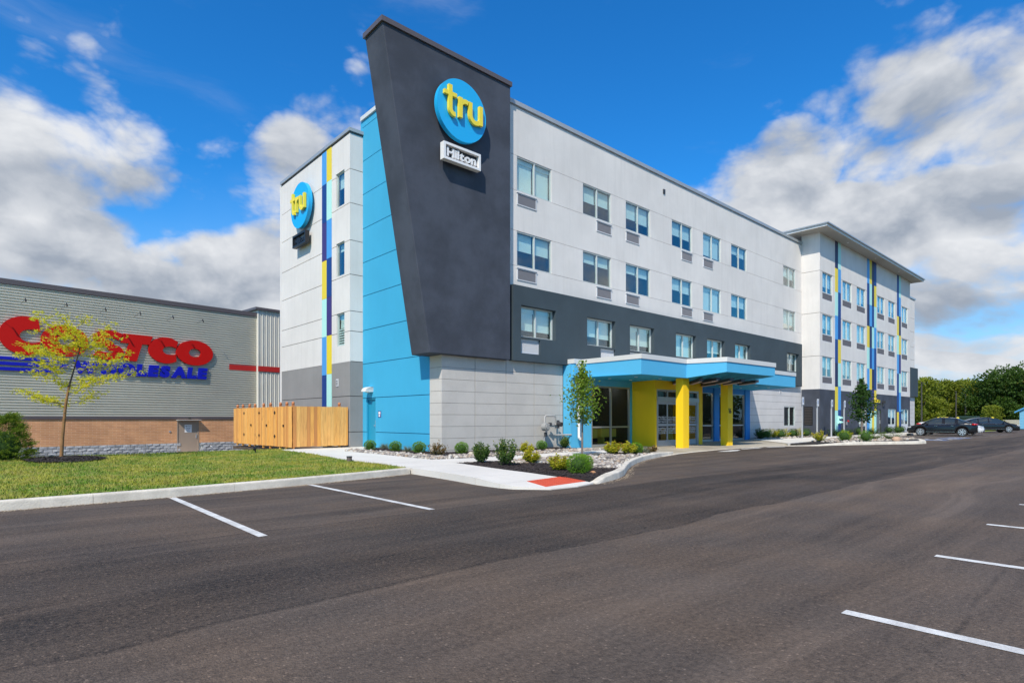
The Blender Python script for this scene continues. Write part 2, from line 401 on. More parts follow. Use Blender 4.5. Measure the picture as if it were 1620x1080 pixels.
# stucco panels of the long facade
g_ = .013
MB().fbox(F0, XL, XW, 11.87 + g_, 13.80, -.035, 0).build('stucco_panel', white_st, hotel)
for lo, hi in ((8.87, 10.49), (6.62, 7.48)):
    MB().fbox(F0, XL, XW, lo + g_, hi - g_, -.035, 0).build('stucco_panel', white_st, hotel)
for lo, hi in ROWS[:2]:
    e = [XL] + [v for a, b, _ in WX for v in (a, b)] + [XW]
    for a, b in zip(e[0::2], e[1::2]):
        MB().fbox(F0, a, b, lo, hi - (0 if 1 else 0), -.035, 0).build('stucco_panel', white_st, hotel)
MB().fbox(F0, 42.95, XW, 3.70, 6.61, -.035, 0).build('stucco_panel', white_st, hotel)
bm_ = MB(); panel(bm_, F0, 15.32, 42.95, 3.66, 6.64, -.03, .25, h2); bm_.build('stucco_band', band_st, hotel)
MB().fbox(F0, 12.2, 15.31, 3.70, 6.61, -.035, -.01).build('stucco_panel', band_st, hotel)
for r, (v0, v1) in enumerate(ROWS):
    for i, (a, b, s_) in enumerate(WX):
        window(F0, a, b, v0, v1, w=-.02 if r < 2 else .05, shades=SH[r][i], warm=(r == 2 and i in (2, 3, 4)), fw=.038 if r < 2 else .06)
        if s_:
            p, q = ptac(a, b, s_)
            if r < 2: ac_grille(F0, p, q, v0 - .57, v0 - .10)
            else: ac_grille(F0, p + .005, q - .005, 3.975, 4.555, w=.10, fwd=.06, fw=.06, dark=frame_l, hood=False)
# copings and parapet
MB().fbox(F0, XL - .0, XW + .3, 13.86, 14.03, -.5, .07).fbox(F0, XL, XW, 13.80, 13.86, -.4, -.0).build('coping', coping_g, hotel)
MB().box(XL + .3, Y0 + .3, 13.2, XW + 28, 33.0, 13.4).build('roof', roof_m, hotel)
MB().box(XL + .3, Y0 + 1.8, .2, XW - .2, Y0 + 1.9, 13.0).box(XL + .3, Y0 + .3, .2, XL + .4, Y0 + 1.9, 13.0).build('dark_backing', room_m, hotel)  # dark sheet added behind the windows, its colour painting the shaded rooms
MB().box(13.2, 32.9, -1.0, 72.5, 33.1, 13.5).box(72.3, Y0 + .2, 0, 72.5, 33, 13.5).build('rear_wall', white_st, hotel)
# ground-face block base at the corner
rows = [.10, .22, .65, 1.08, 1.51, 1.93, 2.36, 2.79, 3.22, 3.68]
ux = [XL, 13.62, 15.17, 16.71, 18.26, 18.44]
for v0, v1 in zip(rows, rows[1:]):
    for a, b in zip(ux, ux[1:]):
        MB().fbox(F0, a + (.012 if a > XL else 0), b - .012, v0 + .005, v1 - .005, -.035, 0).build('block_panel', block_m, hotel)
MB().fbox(LB, -17.96, -17.24, .1, 3.7, -.3, -.035).build('wall_core', joint_d, hotel)
for v0, v1 in zip(rows, rows[1:]):
    MB().fbox(LB, -17.96, -17.236, v0 + .005, v1 - .005, -.035, 0).build('block_panel', block_m, hotel)
# lap-scored lower wall right of the entrance
jr = [.1, .681, 1.138, 1.60, 2.02, 2.493, 2.937, 3.30, 3.66]
for v0, v1 in zip(jr, jr[1:]):
    m = MB(); panel(m, F0, 34.62, XW, v0 + .006, v1 - .006, -.035, 0, [lowwin]); m.build('block_panel', lap_m, hotel)
window(F0, *lowwin, w=-.01, shades=(0,), fw=.07, fm=vinyl)
# --- stair wing facing left
LW = (lambda u0, u1, v0, v1: None)
lwin = [(-24.45, -23.62, 10.66, 12.17), (-24.42, -23.62, 7.61, 9.08), (-24.40, -23.62, 4.54, 5.97)]
SL0, SL1 = -25.88, -24.87                      # colour stripe zone in u = -Y
core = MB(); panel(core, LS, -30.85, -23.14, -.9, 13.6, -.25, -.035, lwin); core.build('wall_core', joint_d, hotel)
zl = [.12, .80, 2.33, 3.815, 5.11, 5.97, 7.53, 8.99, 10.58, 12.03, 13.56]
for v0, v1 in zip(zl, zl[1:]):
    m_ = grey_st if v1 < 3.9 else white_st
    MB().fbox(LS, -30.85, SL0, (v0 if v0 > .2 else -.9) + g_, v1 - (0 if abs(v1 - 3.815) < .01 else g_), -.035, 0).build('stucco_panel', m_, hotel)
    m = MB(); panel(m, LS, SL1, -23.1, v0 + (0 if abs(v0 - 3.815) < .01 else g_), v1 - (0 if abs(v1 - 3.815) < .01 else g_), -.035, 0, lwin); m.build('stucco_panel', m_, hotel)
    MB().fbox(front(23.1), XS + .036, XL, v0 + g_, v1 - g_, -.035, 0).build('stucco_panel', m_, hotel)
MB().box(XS + .04, 23.14, -.5, XL, 23.3, 13.6).build('wall_core', joint_d, hotel)
zz = [14.2 - 1.745 * k for k in range(9)]
def stripes(fr, u0, w_, cols, w=.012, ztop=13.56, zbot=.15, ph=0.0):
    """columns of coloured panels; cols = list of colour strings from the top"""
    for c, s_ in enumerate(cols):
        z1 = ztop
        for k, ch in enumerate(s_):
            z0 = zbot if k == len(s_) - 1 else zz[1] - 1.745 * k + (.0 if c % 2 == 0 else .03) + ph
            if z0 >= z1: continue
            MB().fbox(fr, u0 + c * w_ + .004, u0 + (c + 1) * w_ - .004, z0 + .004, z1 - .004, -.035, w + .004 * (c % 2)).build('colour_panel', COLS[ch], hotel); z1 = z0
stripes(LS, SL0, (SL1 - SL0) / 2, ['bnpymbn', 'ymbnpym'], ph=-.38)
for (a, b, c, d), s_ in zip(lwin, (.42, .22, .42)):
    window(LS, a, b, c, d, w=-.04, shades=(s_,), mull=False)
m = MB()
for k in range(7): m.fbox(LS, -24.35, -23.67, 4.6 + .11 * k, 4.65 + .11 * k, -.135, -.12)
m.build('blind_slats', shade_m, hotel)
MB().box(XS + .9, 23.4, .2, XS + 1.0, 30.8, 13).build('dark_backing', room_m, hotel)
MB().fbox(LS, -30.9, -23.03, 13.62, 13.76, -.45, .07).fbox(front(23.1), XS + .45, XL + .05, 13.62, 13.76, -.3, .07).build('coping', coping_g, hotel)
MB().fbox(LS, -30.85, -23.1, 13.56, 13.62, -.4, -.0).fbox(front(23.1), XS + .4, XL, 13.56, 13.62, -.2, 0).build('coping', coping_d, hotel)
MB().box(XS + .3, 23.4, 13.2, XL + .6, 30.9, 13.4).build('roof', roof_m, hotel)
MB().box(XS + .0, 30.86, -1, XL + 4, 31.1, 13.6).build('rear_wall', white_st, hotel)
def ext_vent(fr, u, v, s=.16):
    v_ = MB().fbox(fr, u - s / 2, u + s / 2, v - s * .8, v + s * .8, 0, .03).build('wall_vent', frame_l, hotel)
    m = MB()
    for k in range(3): m.fbox(fr, u - s * .35, u + s * .35, v - s * .5 + k * s * .4, v - s * .3 + k * s * .4, .03, .034)
    m.build('louvres', black_m, v_)
ext_vent(LS, -24.29, 2.95, .2)
ext_vent(F0, 39.98, 3.22, .22)
MB().fbox(F0, 26.0, 26.16, 13.02, 13.24, 0, .05).build('wall_vent', dkgrey, hotel)
# --- blue stair wall
dh = (-22.763, -21.99, .12, 2.23)
core = MB(); panel(core, LB, -23.14, -17.965, .1, 14.25, -.25, -.035, [dh]); core.build('wall_core', joint_b, hotel)
zb = [.12, .80, 2.25, 3.72, 5.17, 6.65, 8.10, 9.57, 11.05, 12.49, 13.95, 14.25]
for v0, v1 in zip(zb, zb[1:]):
    m = MB(); panel(m, LB, -23.14, -17.965, v0 + g_, v1 - (g_ if v1 < 14.2 else 0), -.035, 0, [dh]); m.build('stucco_panel', blue_st, hotel)
MB().box(XL, 23.14, 13.4, XL + 5, 23.3, 14.25).build('parapet', blue_st, hotel)
MB().fbox(LB, -23.2, -17.9, 14.25, 14.42, -.45, .07).build('coping', coping_w, hotel)
teal = mat('door_teal_paint', (.012, .26, .42), .5)
dr = MB().fbox(LB, dh[0] + .05, dh[1] - .05, .15, 2.18, -.13, -.09).build('door', teal, hotel)
MB().fbox(LB, dh[0], dh[0] + .05, .12, 2.23, -.14, -.02).fbox(LB, dh[1] - .05, dh[1], .12, 2.23, -.14, -.02).fbox(LB, dh[0] + .05, dh[1] - .05, 2.18, 2.23, -.14, -.02).build('door_frame', teal, dr)
MB().fbox(LB, dh[1] - .16, dh[1] - .10, .98, 1.30, -.09, -.07).fbox(LB, dh[1] - .19, dh[1] - .07, 1.06, 1.09, -.07, -.02).build('handle', steel, dr)
wl = MB()
for k in range(7):
    t0, t1 = pi * k / 14, pi * (k + 1) / 14
    wl.fbox(LB, -22.57, -22.18, 2.50 + .19 * sin(t0), 2.50 + .19 * sin(t1) + .01, 0, .32 * cos(t0) + .03)
wl = wl.build('wall_light', white_pl, hotel); MB().fbox(LB, -22.5, -22.2, 2.47, 2.52, .02, .2).build('lens', shade_m, wl)
pq = MB().fbox(LB, -21.75, -21.52, 1.42, 1.68, 0, .015).build('notice_plate', mat('plate_blue', (.03, .06, .25), .4), hotel)
MB().fbox(LB, -21.71, -21.56, 1.55, 1.65, .015, .018).fbox(LB, -21.70, -21.58, 1.45, 1.52, .015, .018).build('print', sign_w, pq)
# --- charcoal leaning tower
YT = 16.9; A0, A1 = 11.39, 9.55; ZB, ZT = 3.65, 14.27; YB = 18.07; XR = 15.13
t_ = MB(); t_.add([(A0, YT, ZB), (XR, YT, ZB), (XR, YT, ZT), (A1, YT, ZT), (A0, YB, ZB), (XR, YB, ZB), (XR, YB, ZT), (A1, YB, ZT)],
      [(0, 1, 2, 3), (1, 5, 6, 2), (5, 4, 7, 6), (4, 0, 3, 7), (3, 2, 6, 7), (0, 4, 5, 1)])
tower = t_.build('tower', dark_st, hotel, bevel=.02)
MB().box(A1 - .06, YT - .06, ZT, XR + .05, YB + .06, ZT + .17).build('coping', coping_d, tower)
# --- right wing
zw = [3.46, 5.80, 8.84, 11.80, 14.46]
WWX = [(43.94, 45.83), (47.87, 49.81), (50.95, 52.95), (55.96, 57.88), (58.96, 60.90), (62.93, 64.79)]
WR = [(9.85, 11.78), (6.88, 8.80), (3.88, 5.80)]
ST = [(46.34, 2, ['dynb' if 0 else 'dymbndym', 'mbnnymbn']), (53.37, 4, ['bndymbnb', 'ymbdnydm', 'ddnmbdpy', 'nymbnnym']), (61.47, 2, ['nnymbnny', 'mbdypmbn'])]
xe = 65.62
gw = [(51.45, 53.02, .77, 2.28), (55.80, 56.97, .12, 2.20), (58.89, 61.09, .12, 2.24), (62.83, 65.06, .12, 2.26)]
wh = [(a, b, *r) for a, b in WWX for r in WR] + gw
core = MB(); panel(core, FWg, XW + .036, xe, .1, 14.4, -.22, -.035, wh); core.build('wall_core', joint_d, hotel)
core = MB(); core.fbox(left(XW), -Y0 + .035, -YW - .036, .1, 14.4, -.2, -.035); core.build('wall_core', joint_d, hotel)
sb = [XW, 46.34, 47.50, 53.37, 55.68, 61.47, 62.55, xe]
for v0, v1 in list(zip(zw, zw[1:])) + [(.1, 3.46)]:
    m_ = dark_st if v1 < 3.5 else white_st
    for a, b in zip(sb[0::2], sb[1::2]):
        m = MB(); panel(m, FWg, a, b, v0 + (g_ if v0 > 3.6 else 0), v1 - (g_ if 3.6 < v1 < 14 else 0), -.035, 0, wh); m.build('stucco_panel', m_, hotel)
    MB().fbox(left(XW), -Y0 - .0, -YW - .036, v0 + (g_ if v0 > 3.6 else 0), v1 - (g_ if 3.6 < v1 < 14 else 0), -.035, 0).build('stucco_panel', m_, hotel)
for u0, n, cs in ST:
    stripes(FWg, u0, .578, cs, ztop=14.46)
wsh = [[(.68,), (.95,), (.9, .8), (.6, .7), (.95, .6), (.95,)], [(.7,), (.95,), (.97,), (.6, .5), (.55, .6), (.8, .7)], [(.55, .6), (.8, .82), (.95,), (.9,), (.6,), (.75, .72)]]
for r, (v0, v1) in enumerate(WR):
    for i, (a, b) in enumerate(WWX):
        window(FWg, a, b, v0 + .50, v1, w=-.03, shades=wsh[r][i])
        ac_grille(FWg, a, b, v0, v0 + .49, w=-.05, fwd=.04, fw=.03, fins=22, dark=grille_d, hood=False)
window(FWg, *gw[0], w=-.02, shades=(.9,), warm=True)
for k in (2, 3):
    a, b, c, d = gw[k]
    window(FWg, a, b, .85, d, w=-.02, shades=(.5, .55))
    MB().fbox(FWg, a + .01, b - .01, .12, .85, -.06, -.02).build('sill_panel', frame_l, hotel)
a, b, c, d = gw[1]
dr = MB().fbox(FWg, a + .05, b - .05, .15, d - .05, -.12, -.07).build('door', mat('door_grey', (.13, .14, .14), .5), hotel)
MB().fbox(FWg, b - .22, b - .14, .95, 1.25, -.07, -.02).fbox(FWg, b - .2, b - .16, 1.4, 1.5, -.07, -.04).build('handle', steel, dr)
MB().fbox(FWg, a, a + .05, .12, d, -.14, -.01).fbox(FWg, b - .05, b, .12, d, -.14, -.01).fbox(FWg, a + .05, b - .05, d - .05, d, -.14, -.01).build('door_frame', dkgrey, dr)
MB().box(XW + .3, YW + 1.4, .2, xe - .3, YW + 1.5, 13.9).build('dark_backing', room_m, hotel)
rf = MB().box(42.30, 15.06, 14.46, 66.55, 19.2, 14.62).build('roof', coping_w, hotel)
MB().box(42.2, 14.96, 14.62, 66.65, 19.3, 14.70).build('roof_edge', coping_g, rf)
m = MB()
for x in (47.6, 53.9, 60.3): m.tube([(x, 15.5, 14.44), (x, 15.5, 14.47)], .07, 10, smooth=False)
m.build('downlight', sign_w, rf)
sg = mat('soffit_cream', (.42, .40, .35), .8)
MB().box(42.36, 15.12, 14.452, 66.49, 19.1, 14.462).build('soffit', sg, rf)
# wall continuing beyond the wing
core = MB(); core.fbox(F0, xe, 72.4, .1, 13.8, -.22, -.035); core.fbox(left(xe - .01), 0, 0.01, 0, .01, 0, .01); core.build('wall_core', joint_d, hotel)
for v0, v1 in ((6.62, 7.5), (7.5, 8.84), (8.84, 10.4), (10.4, 11.8), (11.8, 13.8)):
    MB().fbox(F0, xe, 72.4, v0 + g_, v1 - g_, -.035, 0).build('stucco_panel', white_st, hotel)
MB().fbox(F0, 69.9, 72.6, 3.66, 6.62, -.03, .25).build('stucco_band', band_st, hotel)
for v0, v1 in zip(rows, rows[1:]):
    MB().fbox(F0, xe, 72.4, v0 + .005, v1 - .005, -.035, 0).build('block_panel', lap_m, hotel)
MB().fbox(F0, xe, 72.6, 13.8, 13.97, -.4, .07).build('coping', coping_g, hotel)
# louvre in the side of the wing
LV = left(XW); lv = MB()
lv.fbox(LV, -17.02, -16.43, .9, 2.24, 0, .02).build('louvre_frame', black_m, hotel)
lo = MB()
for k in range(11): lo.fbox(LV, -16.97, -16.48, .97 + k * .112, 1.02 + k * .112, .02, .045)
lo.build('louvre_blades', mat('louvre_bronze', (.06, .05, .045), .5), hotel)
MB().fbox(LV, -17.0, -16.45, .2, .85, 0, .015).build('access_panel', dark_st, hotel)
# fixtures on the wing
f_ = MB().fbox(FWg, 57.2, 57.5, 2.72, 2.92, 0, .28).fbox(FWg, 57.28, 57.4, 2.4, 2.72, 0, .08).build('wall_light', dkgrey, hotel)
f_ = MB().fbox(FWg, 55.1, 55.5, 2.72, 2.96, .016, .34).build('wall_light', yel, hotel)
m = MB()
for z in (1.12, 1.45):
    m.tube([(46.95, YW - .01, z), (47.02, YW - .16, z - .02)], .085, 10); m.tube([(46.95, YW - .16, z), (47.2, YW - .22, z - .02)], [.095, .06], 10)
m.box(46.86, YW - .08, 1.0, 47.04, YW - .014, 1.58)
m.build('hose_connection', mint, hotel)
m = MB(); m.tube([(48.95, YW, 1.18), (48.95, YW - .08, 1.18)], .075, 10); m.build('alarm_bell', red_m, hotel)
MB().fbox(FWg, 48.55, 48.75, .9, 1.15, 0, .08).build('junction_box', grille_m, hotel)

# --- storefront and entrance
YS = 16.75; FS = front(YS)
MB().fbox(FS, 18.44, 19.80, .05, 3.68, -.12, 0).fbox(FS, 22.60, 22.78, .05, 3.15, -.12, 0).fbox(FS, 19.80, 22.60, 2.83, 3.15, -.12, 0).build('storefront_wall', canopy_b, hotel)
MB().box(18.44, YS + .12, 0.05, 18.56, Y0 - .02, 3.64).build('storefront_wall', canopy_b, hotel)
blue_dk = mat('deep_blue_paint', (.012, .19, .52), .7)
MB().fbox(FS, 30.30, 30.86, .05, 3.15, -.12, .06).fbox(FS, 33.98, 34.55, .05, 3.15, -.12, .06).fbox(FS, 26.4, 30.30, 2.80, 3.15, -.12, 0).fbox(FS, 30.86, 33.98, 2.80, 3.15, -.12, 0).build('storefront_wall', blue_dk, hotel)
MB().box(34.45, YS + .12, .05, 34.55, Y0, 3.3).build('storefront_wall', blue_dk, hotel)
def storefront(u0, u1, cols_, v0=.10, v1=2.83, rail=.985, fr=FS, fw=.075):
    m = MB()
    m.fbox(fr, u0, u1, v0, v0 + fw + .04, -.10, -.01); m.fbox(fr, u0, u1, v1 - fw, v1, -.10, -.01)
    es = [u0 + (u1 - u0) * k / cols_ for k in range(cols_ + 1)]
    for k, e in enumerate(es):
        a, b = (e, e + fw) if k == 0 else ((e - fw, e) if k == cols_ else (e - fw / 2, e + fw / 2))
        m.fbox(fr, a, b, v0 + fw + .04, v1 - fw, -.10, -.01)
    for a, b in zip(es, es[1:]): m.fbox(fr, a + fw, b - fw, rail - .035, rail + .035, -.095, -.013)
    w_ = m.build('storefront_window', alu, hotel)
    for a, b in zip(es, es[1:]):
        for c, d in ((v0 + fw + .04, rail - .035), (rail + .035, v1 - fw)):
            MB().fbox(fr, a + .04, b - .04, c, d, -.06, -.05).build('pane', glass_l, w_)
storefront(19.80, 22.60, 2); storefront(26.4, 30.30, 3); storefront(30.86, 33.98, 2)
# vestibule
MB().prism([(22.78, YS + .1), (22.30, 15.15), (22.42, 15.15), (22.42, 15.27), (22.48, 15.27), (22.92, YS + .1)], .06, 3.12).build('yellow_wall', yellow_p, hotel)
FV = front(15.15)
MB().fbox(FV, 22.42, 26.35, 2.70, 3.12, -.12, 0).fbox(FV, 26.02, 26.35, .06, 2.70, -.12, 0).build('yellow_wall', yellow_p, hotel)
MB().box(26.23, 15.27, .06, 26.35, YS, 3.12).build('yellow_wall', yellow_p, hotel)
dm = MB(); u0, u1 = 22.44, 26.00
dm.fbox(FV, u0, u1, 2.62, 2.70, -.10, -.01).fbox(FV, u0, u1, 2.16, 2.36, -.10, .02).fbox(FV, u0, u0 + .06, .1, 2.62, -.10, -.01).fbox(FV, u1 - .12, u1, .1, 2.62, -.10, -.01)
ue = [u0 + .06, 23.32, 24.2, 25.05, u1 - .12]
for e in ue[1:-1]: dm.fbox(FV, e - .03, e + .03, 2.36, 2.62, -.1, -.012)
doors = dm.build('sliding_door', alu, hotel)
lf = mat('door_leaf_grey', (.36, .38, .40), .4)
for k, (a, b) in enumerate(zip(ue, ue[1:])):
    m = MB(); w1 = -.012 - .03 * (k % 2); s = .055
    m.fbox(FV, a + .01, b - .01, .12, .38, w1 - .04, w1).fbox(FV, a + .01, b - .01, 2.02, 2.155, w1 - .04, w1).fbox(FV, a + .01, b - .01, 1.02, 1.14, w1 - .04, w1)
    for p in (a + .01, b - .01 - s): m.fbox(FV, p, p + s, .38, 2.02, w1 - .039, w1 - .001)
    m.build('door_leaf', lf, doors)
    MB().fbox(FV, a + .05, b - .05, .36, 2.04, w1 - .025, w1 - .018).build('pane', glass_l, doors)
    m = MB(); rr = random.Random(k + 3)
    for base in (1.18, .68):
        for r_ in range(4):
            v = base + r_ * .078; u = a + .08
            while u < b - .12:
                L_ = rr.uniform(.03, .11); h_ = rr.choice((.03, .045, .055))
                m.fbox(FV, u, min(u + L_, b - .09), v, v + h_, w1 - .017, w1 - .015); u += L_ + rr.uniform(.015, .04)
    o = m.build('frosted_film', mat('frost_white', (.5, .52, .54), .6), doors)
MB().box(22.44, 15.27, 2.365, 26.0, 15.3, 2.6).build('transom_pane', mat('dark_gloss', (.012, .013, .016), .15), hotel)
# interior of lobby
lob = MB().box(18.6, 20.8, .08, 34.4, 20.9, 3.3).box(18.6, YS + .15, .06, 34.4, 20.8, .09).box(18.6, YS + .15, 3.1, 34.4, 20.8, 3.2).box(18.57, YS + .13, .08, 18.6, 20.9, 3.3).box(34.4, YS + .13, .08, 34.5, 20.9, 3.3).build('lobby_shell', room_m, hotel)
yi = mat('lobby_yellow', (.80, .60, .10), .6)
for bx in ((19.95, 17.6, .12, 20.6, 18.1, .9), (20.75, 17.7, .45, 21.35, 17.9, .9), (21.4, 17.5, .5, 22.5, 18.0, .88), (21.6, 17.55, .12, 21.68, 17.9, .5), (19.9, 17.7, 1.35, 20.3, 17.9, 1.75), (23.2, 19.5, .12, 23.5, 19.7, 2.4), (28.5, 18.5, .12, 29.6, 19.2, .85)):
    MB().box(*bx).build('lobby_counter', yi, hotel)
lamp_e = mat('lit_lamp', (1, .95, .85), .5, emit=((1, .9, .75), 45))
for x, y in ((20.1, 17.9), (21.3, 18.3), (22.4, 19.2), (24.3, 18.5), (27.5, 18.2), (29.6, 18.4), (32.4, 18.2)):
    MB().tube([(x, y, 2.98), (x, y, 3.1)], .07, 10, smooth=False).build('lobby_lamp', lamp_e, hotel)
# --- entrance canopy
zc, zw_, zt = 3.10, 3.705, 3.90
PA = [(18.50, YS - .0), (18.50, 16.60), (18.99, 16.60), (18.93, 13.50), (22.17, 13.50), (22.60, 11.90), (26.75, 11.75), (26.75, 13.50), (33.3, 13.50), (35.35, Y0 - .26), (18.50, Y0 - .26)]
PA = PA[1:]
def inset(poly, d):
    n = len(poly); a = sum(poly[i][0] * poly[(i + 1) % n][1] - poly[(i + 1) % n][0] * poly[i][1] for i in range(n)); out = []
    sgn = 1 if a > 0 else -1
    for i in range(n):
        p0, p1, p2 = Vector(poly[i - 1]), Vector(poly[i]), Vector(poly[(i + 1) % n])
        e1 = (p1 - p0).normalized(); e2 = (p2 - p1).normalized()
        n1 = Vector((-e1.y, e1.x)) * sgn; n2 = Vector((-e2.y, e2.x)) * sgn
        bis = (n1 + n2); k = bis.length_squared / 2; out.append(tuple(p1 + bis / max(k, .4) * d))
    return out
sof = lambda x, y: zc + max(0.0, min(1.0, (13.5 - y) / 1.7)) * .20
cb = MB(); bl = PA
n = len(bl); a_ = sum(bl[i][0] * bl[(i + 1) % n][1] - bl[(i + 1) % n][0] * bl[i][1] for i in range(n))
if a_ < 0: bl = bl[::-1]
vs = [(x, y, sof(x, y)) for x, y in bl] + [(x, y, zw_) for x, y in bl]
cb.add(vs, [tuple(range(n, 2 * n))] + [(i, (i + 1) % n, n + (i + 1) % n, n + i) for i in range(n)])
canopy = cb.build('canopy', canopy_b, hotel)
MB().prism(inset(bl, -.035), zw_ + .002, zt).build('canopy_coping', coping_w, canopy)
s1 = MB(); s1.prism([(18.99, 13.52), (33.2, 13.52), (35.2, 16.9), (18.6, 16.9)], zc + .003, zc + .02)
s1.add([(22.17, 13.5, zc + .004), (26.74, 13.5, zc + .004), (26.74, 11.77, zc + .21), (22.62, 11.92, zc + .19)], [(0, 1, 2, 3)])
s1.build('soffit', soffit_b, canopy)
for x, y in ((20.1, 14.6), (21.7, 14.5), (20.0, 15.9), (21.5, 15.9), (28.3, 14.4), (30.5, 14.4), (32.4, 14.6), (29.5, 15.9), (31.8, 15.9)):
    MB().tube([(x, y, zc - .012), (x, y, zc + .01)], .07, 10, smooth=False).build('downlight', sign_w, canopy)
fin_w = mat('fixture_copper', (.75, .52, .44), .4)
for (x0, y0), (x1, y1) in (((24.85, 16.1), (23.3, 14.7)), ((24.5, 14.7), (22.7, 13.1)), ((24.1, 13.9), (22.75, 12.35)), ((26.9, 15.9), (25.1, 13.7)), ((25.2, 13.8), (23.4, 12.1)), ((26.3, 14.2), (24.4, 12.1)), ((26.6, 13.4), (25.4, 11.95))):
    d_ = Vector((x1 - x0, y1 - y0)).normalized(); n_ = Vector((-d_.y, d_.x)) * .08
    q = [(x0 + n_.x, y0 + n_.y), (x1 + n_.x, y1 + n_.y), (x1 - n_.x, y1 - n_.y), (x0 - n_.x, y0 - n_.y)]
    dz = .0
    f_ = MB().prism(q, 2.97, 3.09).build('linear_light', dkgrey, canopy)
    m = MB(); q2 = [(Vector(p) + (Vector(q[(i + 2) % 4]) - Vector(p)) * .1)[:] for i, p in enumerate(q)]; m.prism(q2, 2.94, 2.969); m.cur = 0
    o = m.build('light_strip', fin_w, canopy)
# scupper and downspout
dsx = 18.85
ds = MB().add([(dsx - .28, 16.56, 3.70), (dsx + .28, 16.56, 3.70), (dsx + .07, 16.56, 3.42), (dsx - .07, 16.56, 3.42), (dsx - .28, 16.74, 3.70), (dsx + .28, 16.74, 3.70), (dsx + .07, 16.74, 3.42), (dsx - .07, 16.74, 3.42)],
         [(3, 2, 1, 0), (4, 5, 6, 7), (0, 1, 5, 4), (1, 2, 6, 5), (2, 3, 7, 6), (3, 0, 4, 7)]).build('collector_head', coping_w, hotel)
MB().tube([(dsx, 16.65, 3.42), (dsx, 16.65, .62), (dsx - .04, 16.60, .54), (dsx - .12, 16.45, .50)], .062, 10).build('downspout', coping_w, hotel)
# columns
for k, (x0, y0, x1, y1) in enumerate(((22.17, 13.66, 22.65, 14.02), (25.86, 13.56, 26.33, 13.93))):
    c_ = MB().box(x0, y0, .08, x1, y1, zc + .01).build('column', yellow_p, hotel, bevel=.012)
    if k == 1:
        fn = front(y0)
        m = MB(); m.fbox(fn, x0 + .085, x0 + .115, 1.62, 1.86, .002, .02); m.ribbon(fn, [(x0 + .29, 1.84), (x0 + .22, 1.82), (x0 + .185, 1.74), (x0 + .185, 1.68), (x0 + .21, 1.635), (x0 + .25, 1.63), (x0 + .285, 1.66), (x0 + .285, 1.70), (x0 + .25, 1.735), (x0 + .20, 1.72)], .014, .002, .02)
        m.fbox(fn, x0 + .05, x0 + .085, 1.79, 1.82, .002, .02)
        m.build('house_number', black_m, c_)

# ------------------------------------------------------------------ signs
def arc(cx, cy, rx, ry, a0, a1, n=14): return [(cx + rx * cos(rad(a0 + (a1 - a0) * k / n)), cy + ry * sin(rad(a0 + (a1 - a0) * k / n))) for k in range(n + 1)]
def tru_sign(fr, u, v, r, label, w0=.0):
    base = fr(u, v, w0)
    t = empty('round_sign', base, label, 'sign', 'round blue signs on the hotel')
    m = MB(); m.fprism(fr, [(u + r * cos(2 * pi * k / 64), v + r * sin(2 * pi * k / 64)) for k in range(64)], w0 + .13, w0 + .31)
    m.build('disc', disc_b, t, bevel=.0)
    MB().fbox(fr, u - .3, u + .3, v - .3, v + .3, w0, w0 + .13).build('mounting_box', dkgrey, t)
    w1, w2 = w0 + .33, w0 + .44; h = r * .072
    L = lambda p: [(u + x * r, v + y * r) for x, y in p]
    # t
    m = MB(); m.ribbon(fr, L([(-.56, .62), (-.56, -.10)] + arc(-.40, -.12, .16, .17, 180, 285, 8)), h, w1, w2)
    m.ribbon(fr, L([(-.80, .34), (-.30, .34)]), h * .9, w1 + .004, w2 - .006)
    m.build('letter', let_y, t)
    m = MB(); m.ribbon(fr, L([(-.15, .36), (-.15, -.30)]), h, w1, w2)
    m.ribbon(fr, L(arc(.06, .06, .21, .22, 180, 62, 8)), h, w1 + .004, w2 - .006)
    m.build('letter', let_y, t)
    m = MB(); m.ribbon(fr, L([(.26, .34), (.26, -.04)] + arc(.48, -.06, .22, .22, 180, 360, 12)), h, w1 + .004, w2 - .006)
    m.ribbon(fr, L([(.70, .34), (.70, -.30)]), h, w1, w2)
    m.build('letter', let_y, t)
    return t
def text_mesh(txt, size, extrude, offset=0.0, shear=0.0, space=1.0):
    cu = bpy.data.curves.new('t', 'FONT'); cu.body = txt; cu.size = size; cu.extrude = extrude; cu.offset = offset; cu.shear = shear
    cu.space_character = space; cu.resolution_u = 3
    ob = bpy.data.objects.new('t', cu); col.objects.link(ob)
    dg = bpy.context.evaluated_depsgraph_get(); dg.update()
    me = ob.evaluated_get(dg).to_mesh(); vs = [tuple(v.co) for v in me.vertices]; fs = [tuple(p.vertices) for p in me.polygons]
    ob.evaluated_get(dg).to_mesh_clear(); col.objects.unlink(ob); bpy.data.objects.remove(ob); bpy.data.curves.remove(cu)
    return vs, fs
def letters(txt, fr, u0, u1, v0, v1, w0, w1, m_, parent, offset=.02, shear=0.0, name='letter'):
    """text fitted in a box of the facade frame, one mesh per letter"""
    x = 0.0; lst = []
    for ch in txt:
        if ch == ' ': x += .3; continue
        vs, fs = text_mesh(ch, 1.0, .5, offset, shear)
        lo = min(p[0] for p in vs); hi = max(p[0] for p in vs)
        lst.append((x - lo, vs, fs)); x += hi - lo + .045
    ys = [p[1] for _, vs, _ in lst for p in vs]; y0, y1 = min(ys), max(ys); W_ = x - .045
    for ox, vs, fs in lst:
        mb = MB(); mb.add([fr(u0 + (p[0] + ox) / W_ * (u1 - u0), v0 + (p[1] - y0) / (y1 - y0) * (v1 - v0), w0 + (p[2] + .5) * (w1 - w0)) for p in vs], fs)
        mb.build(name, m_, parent)
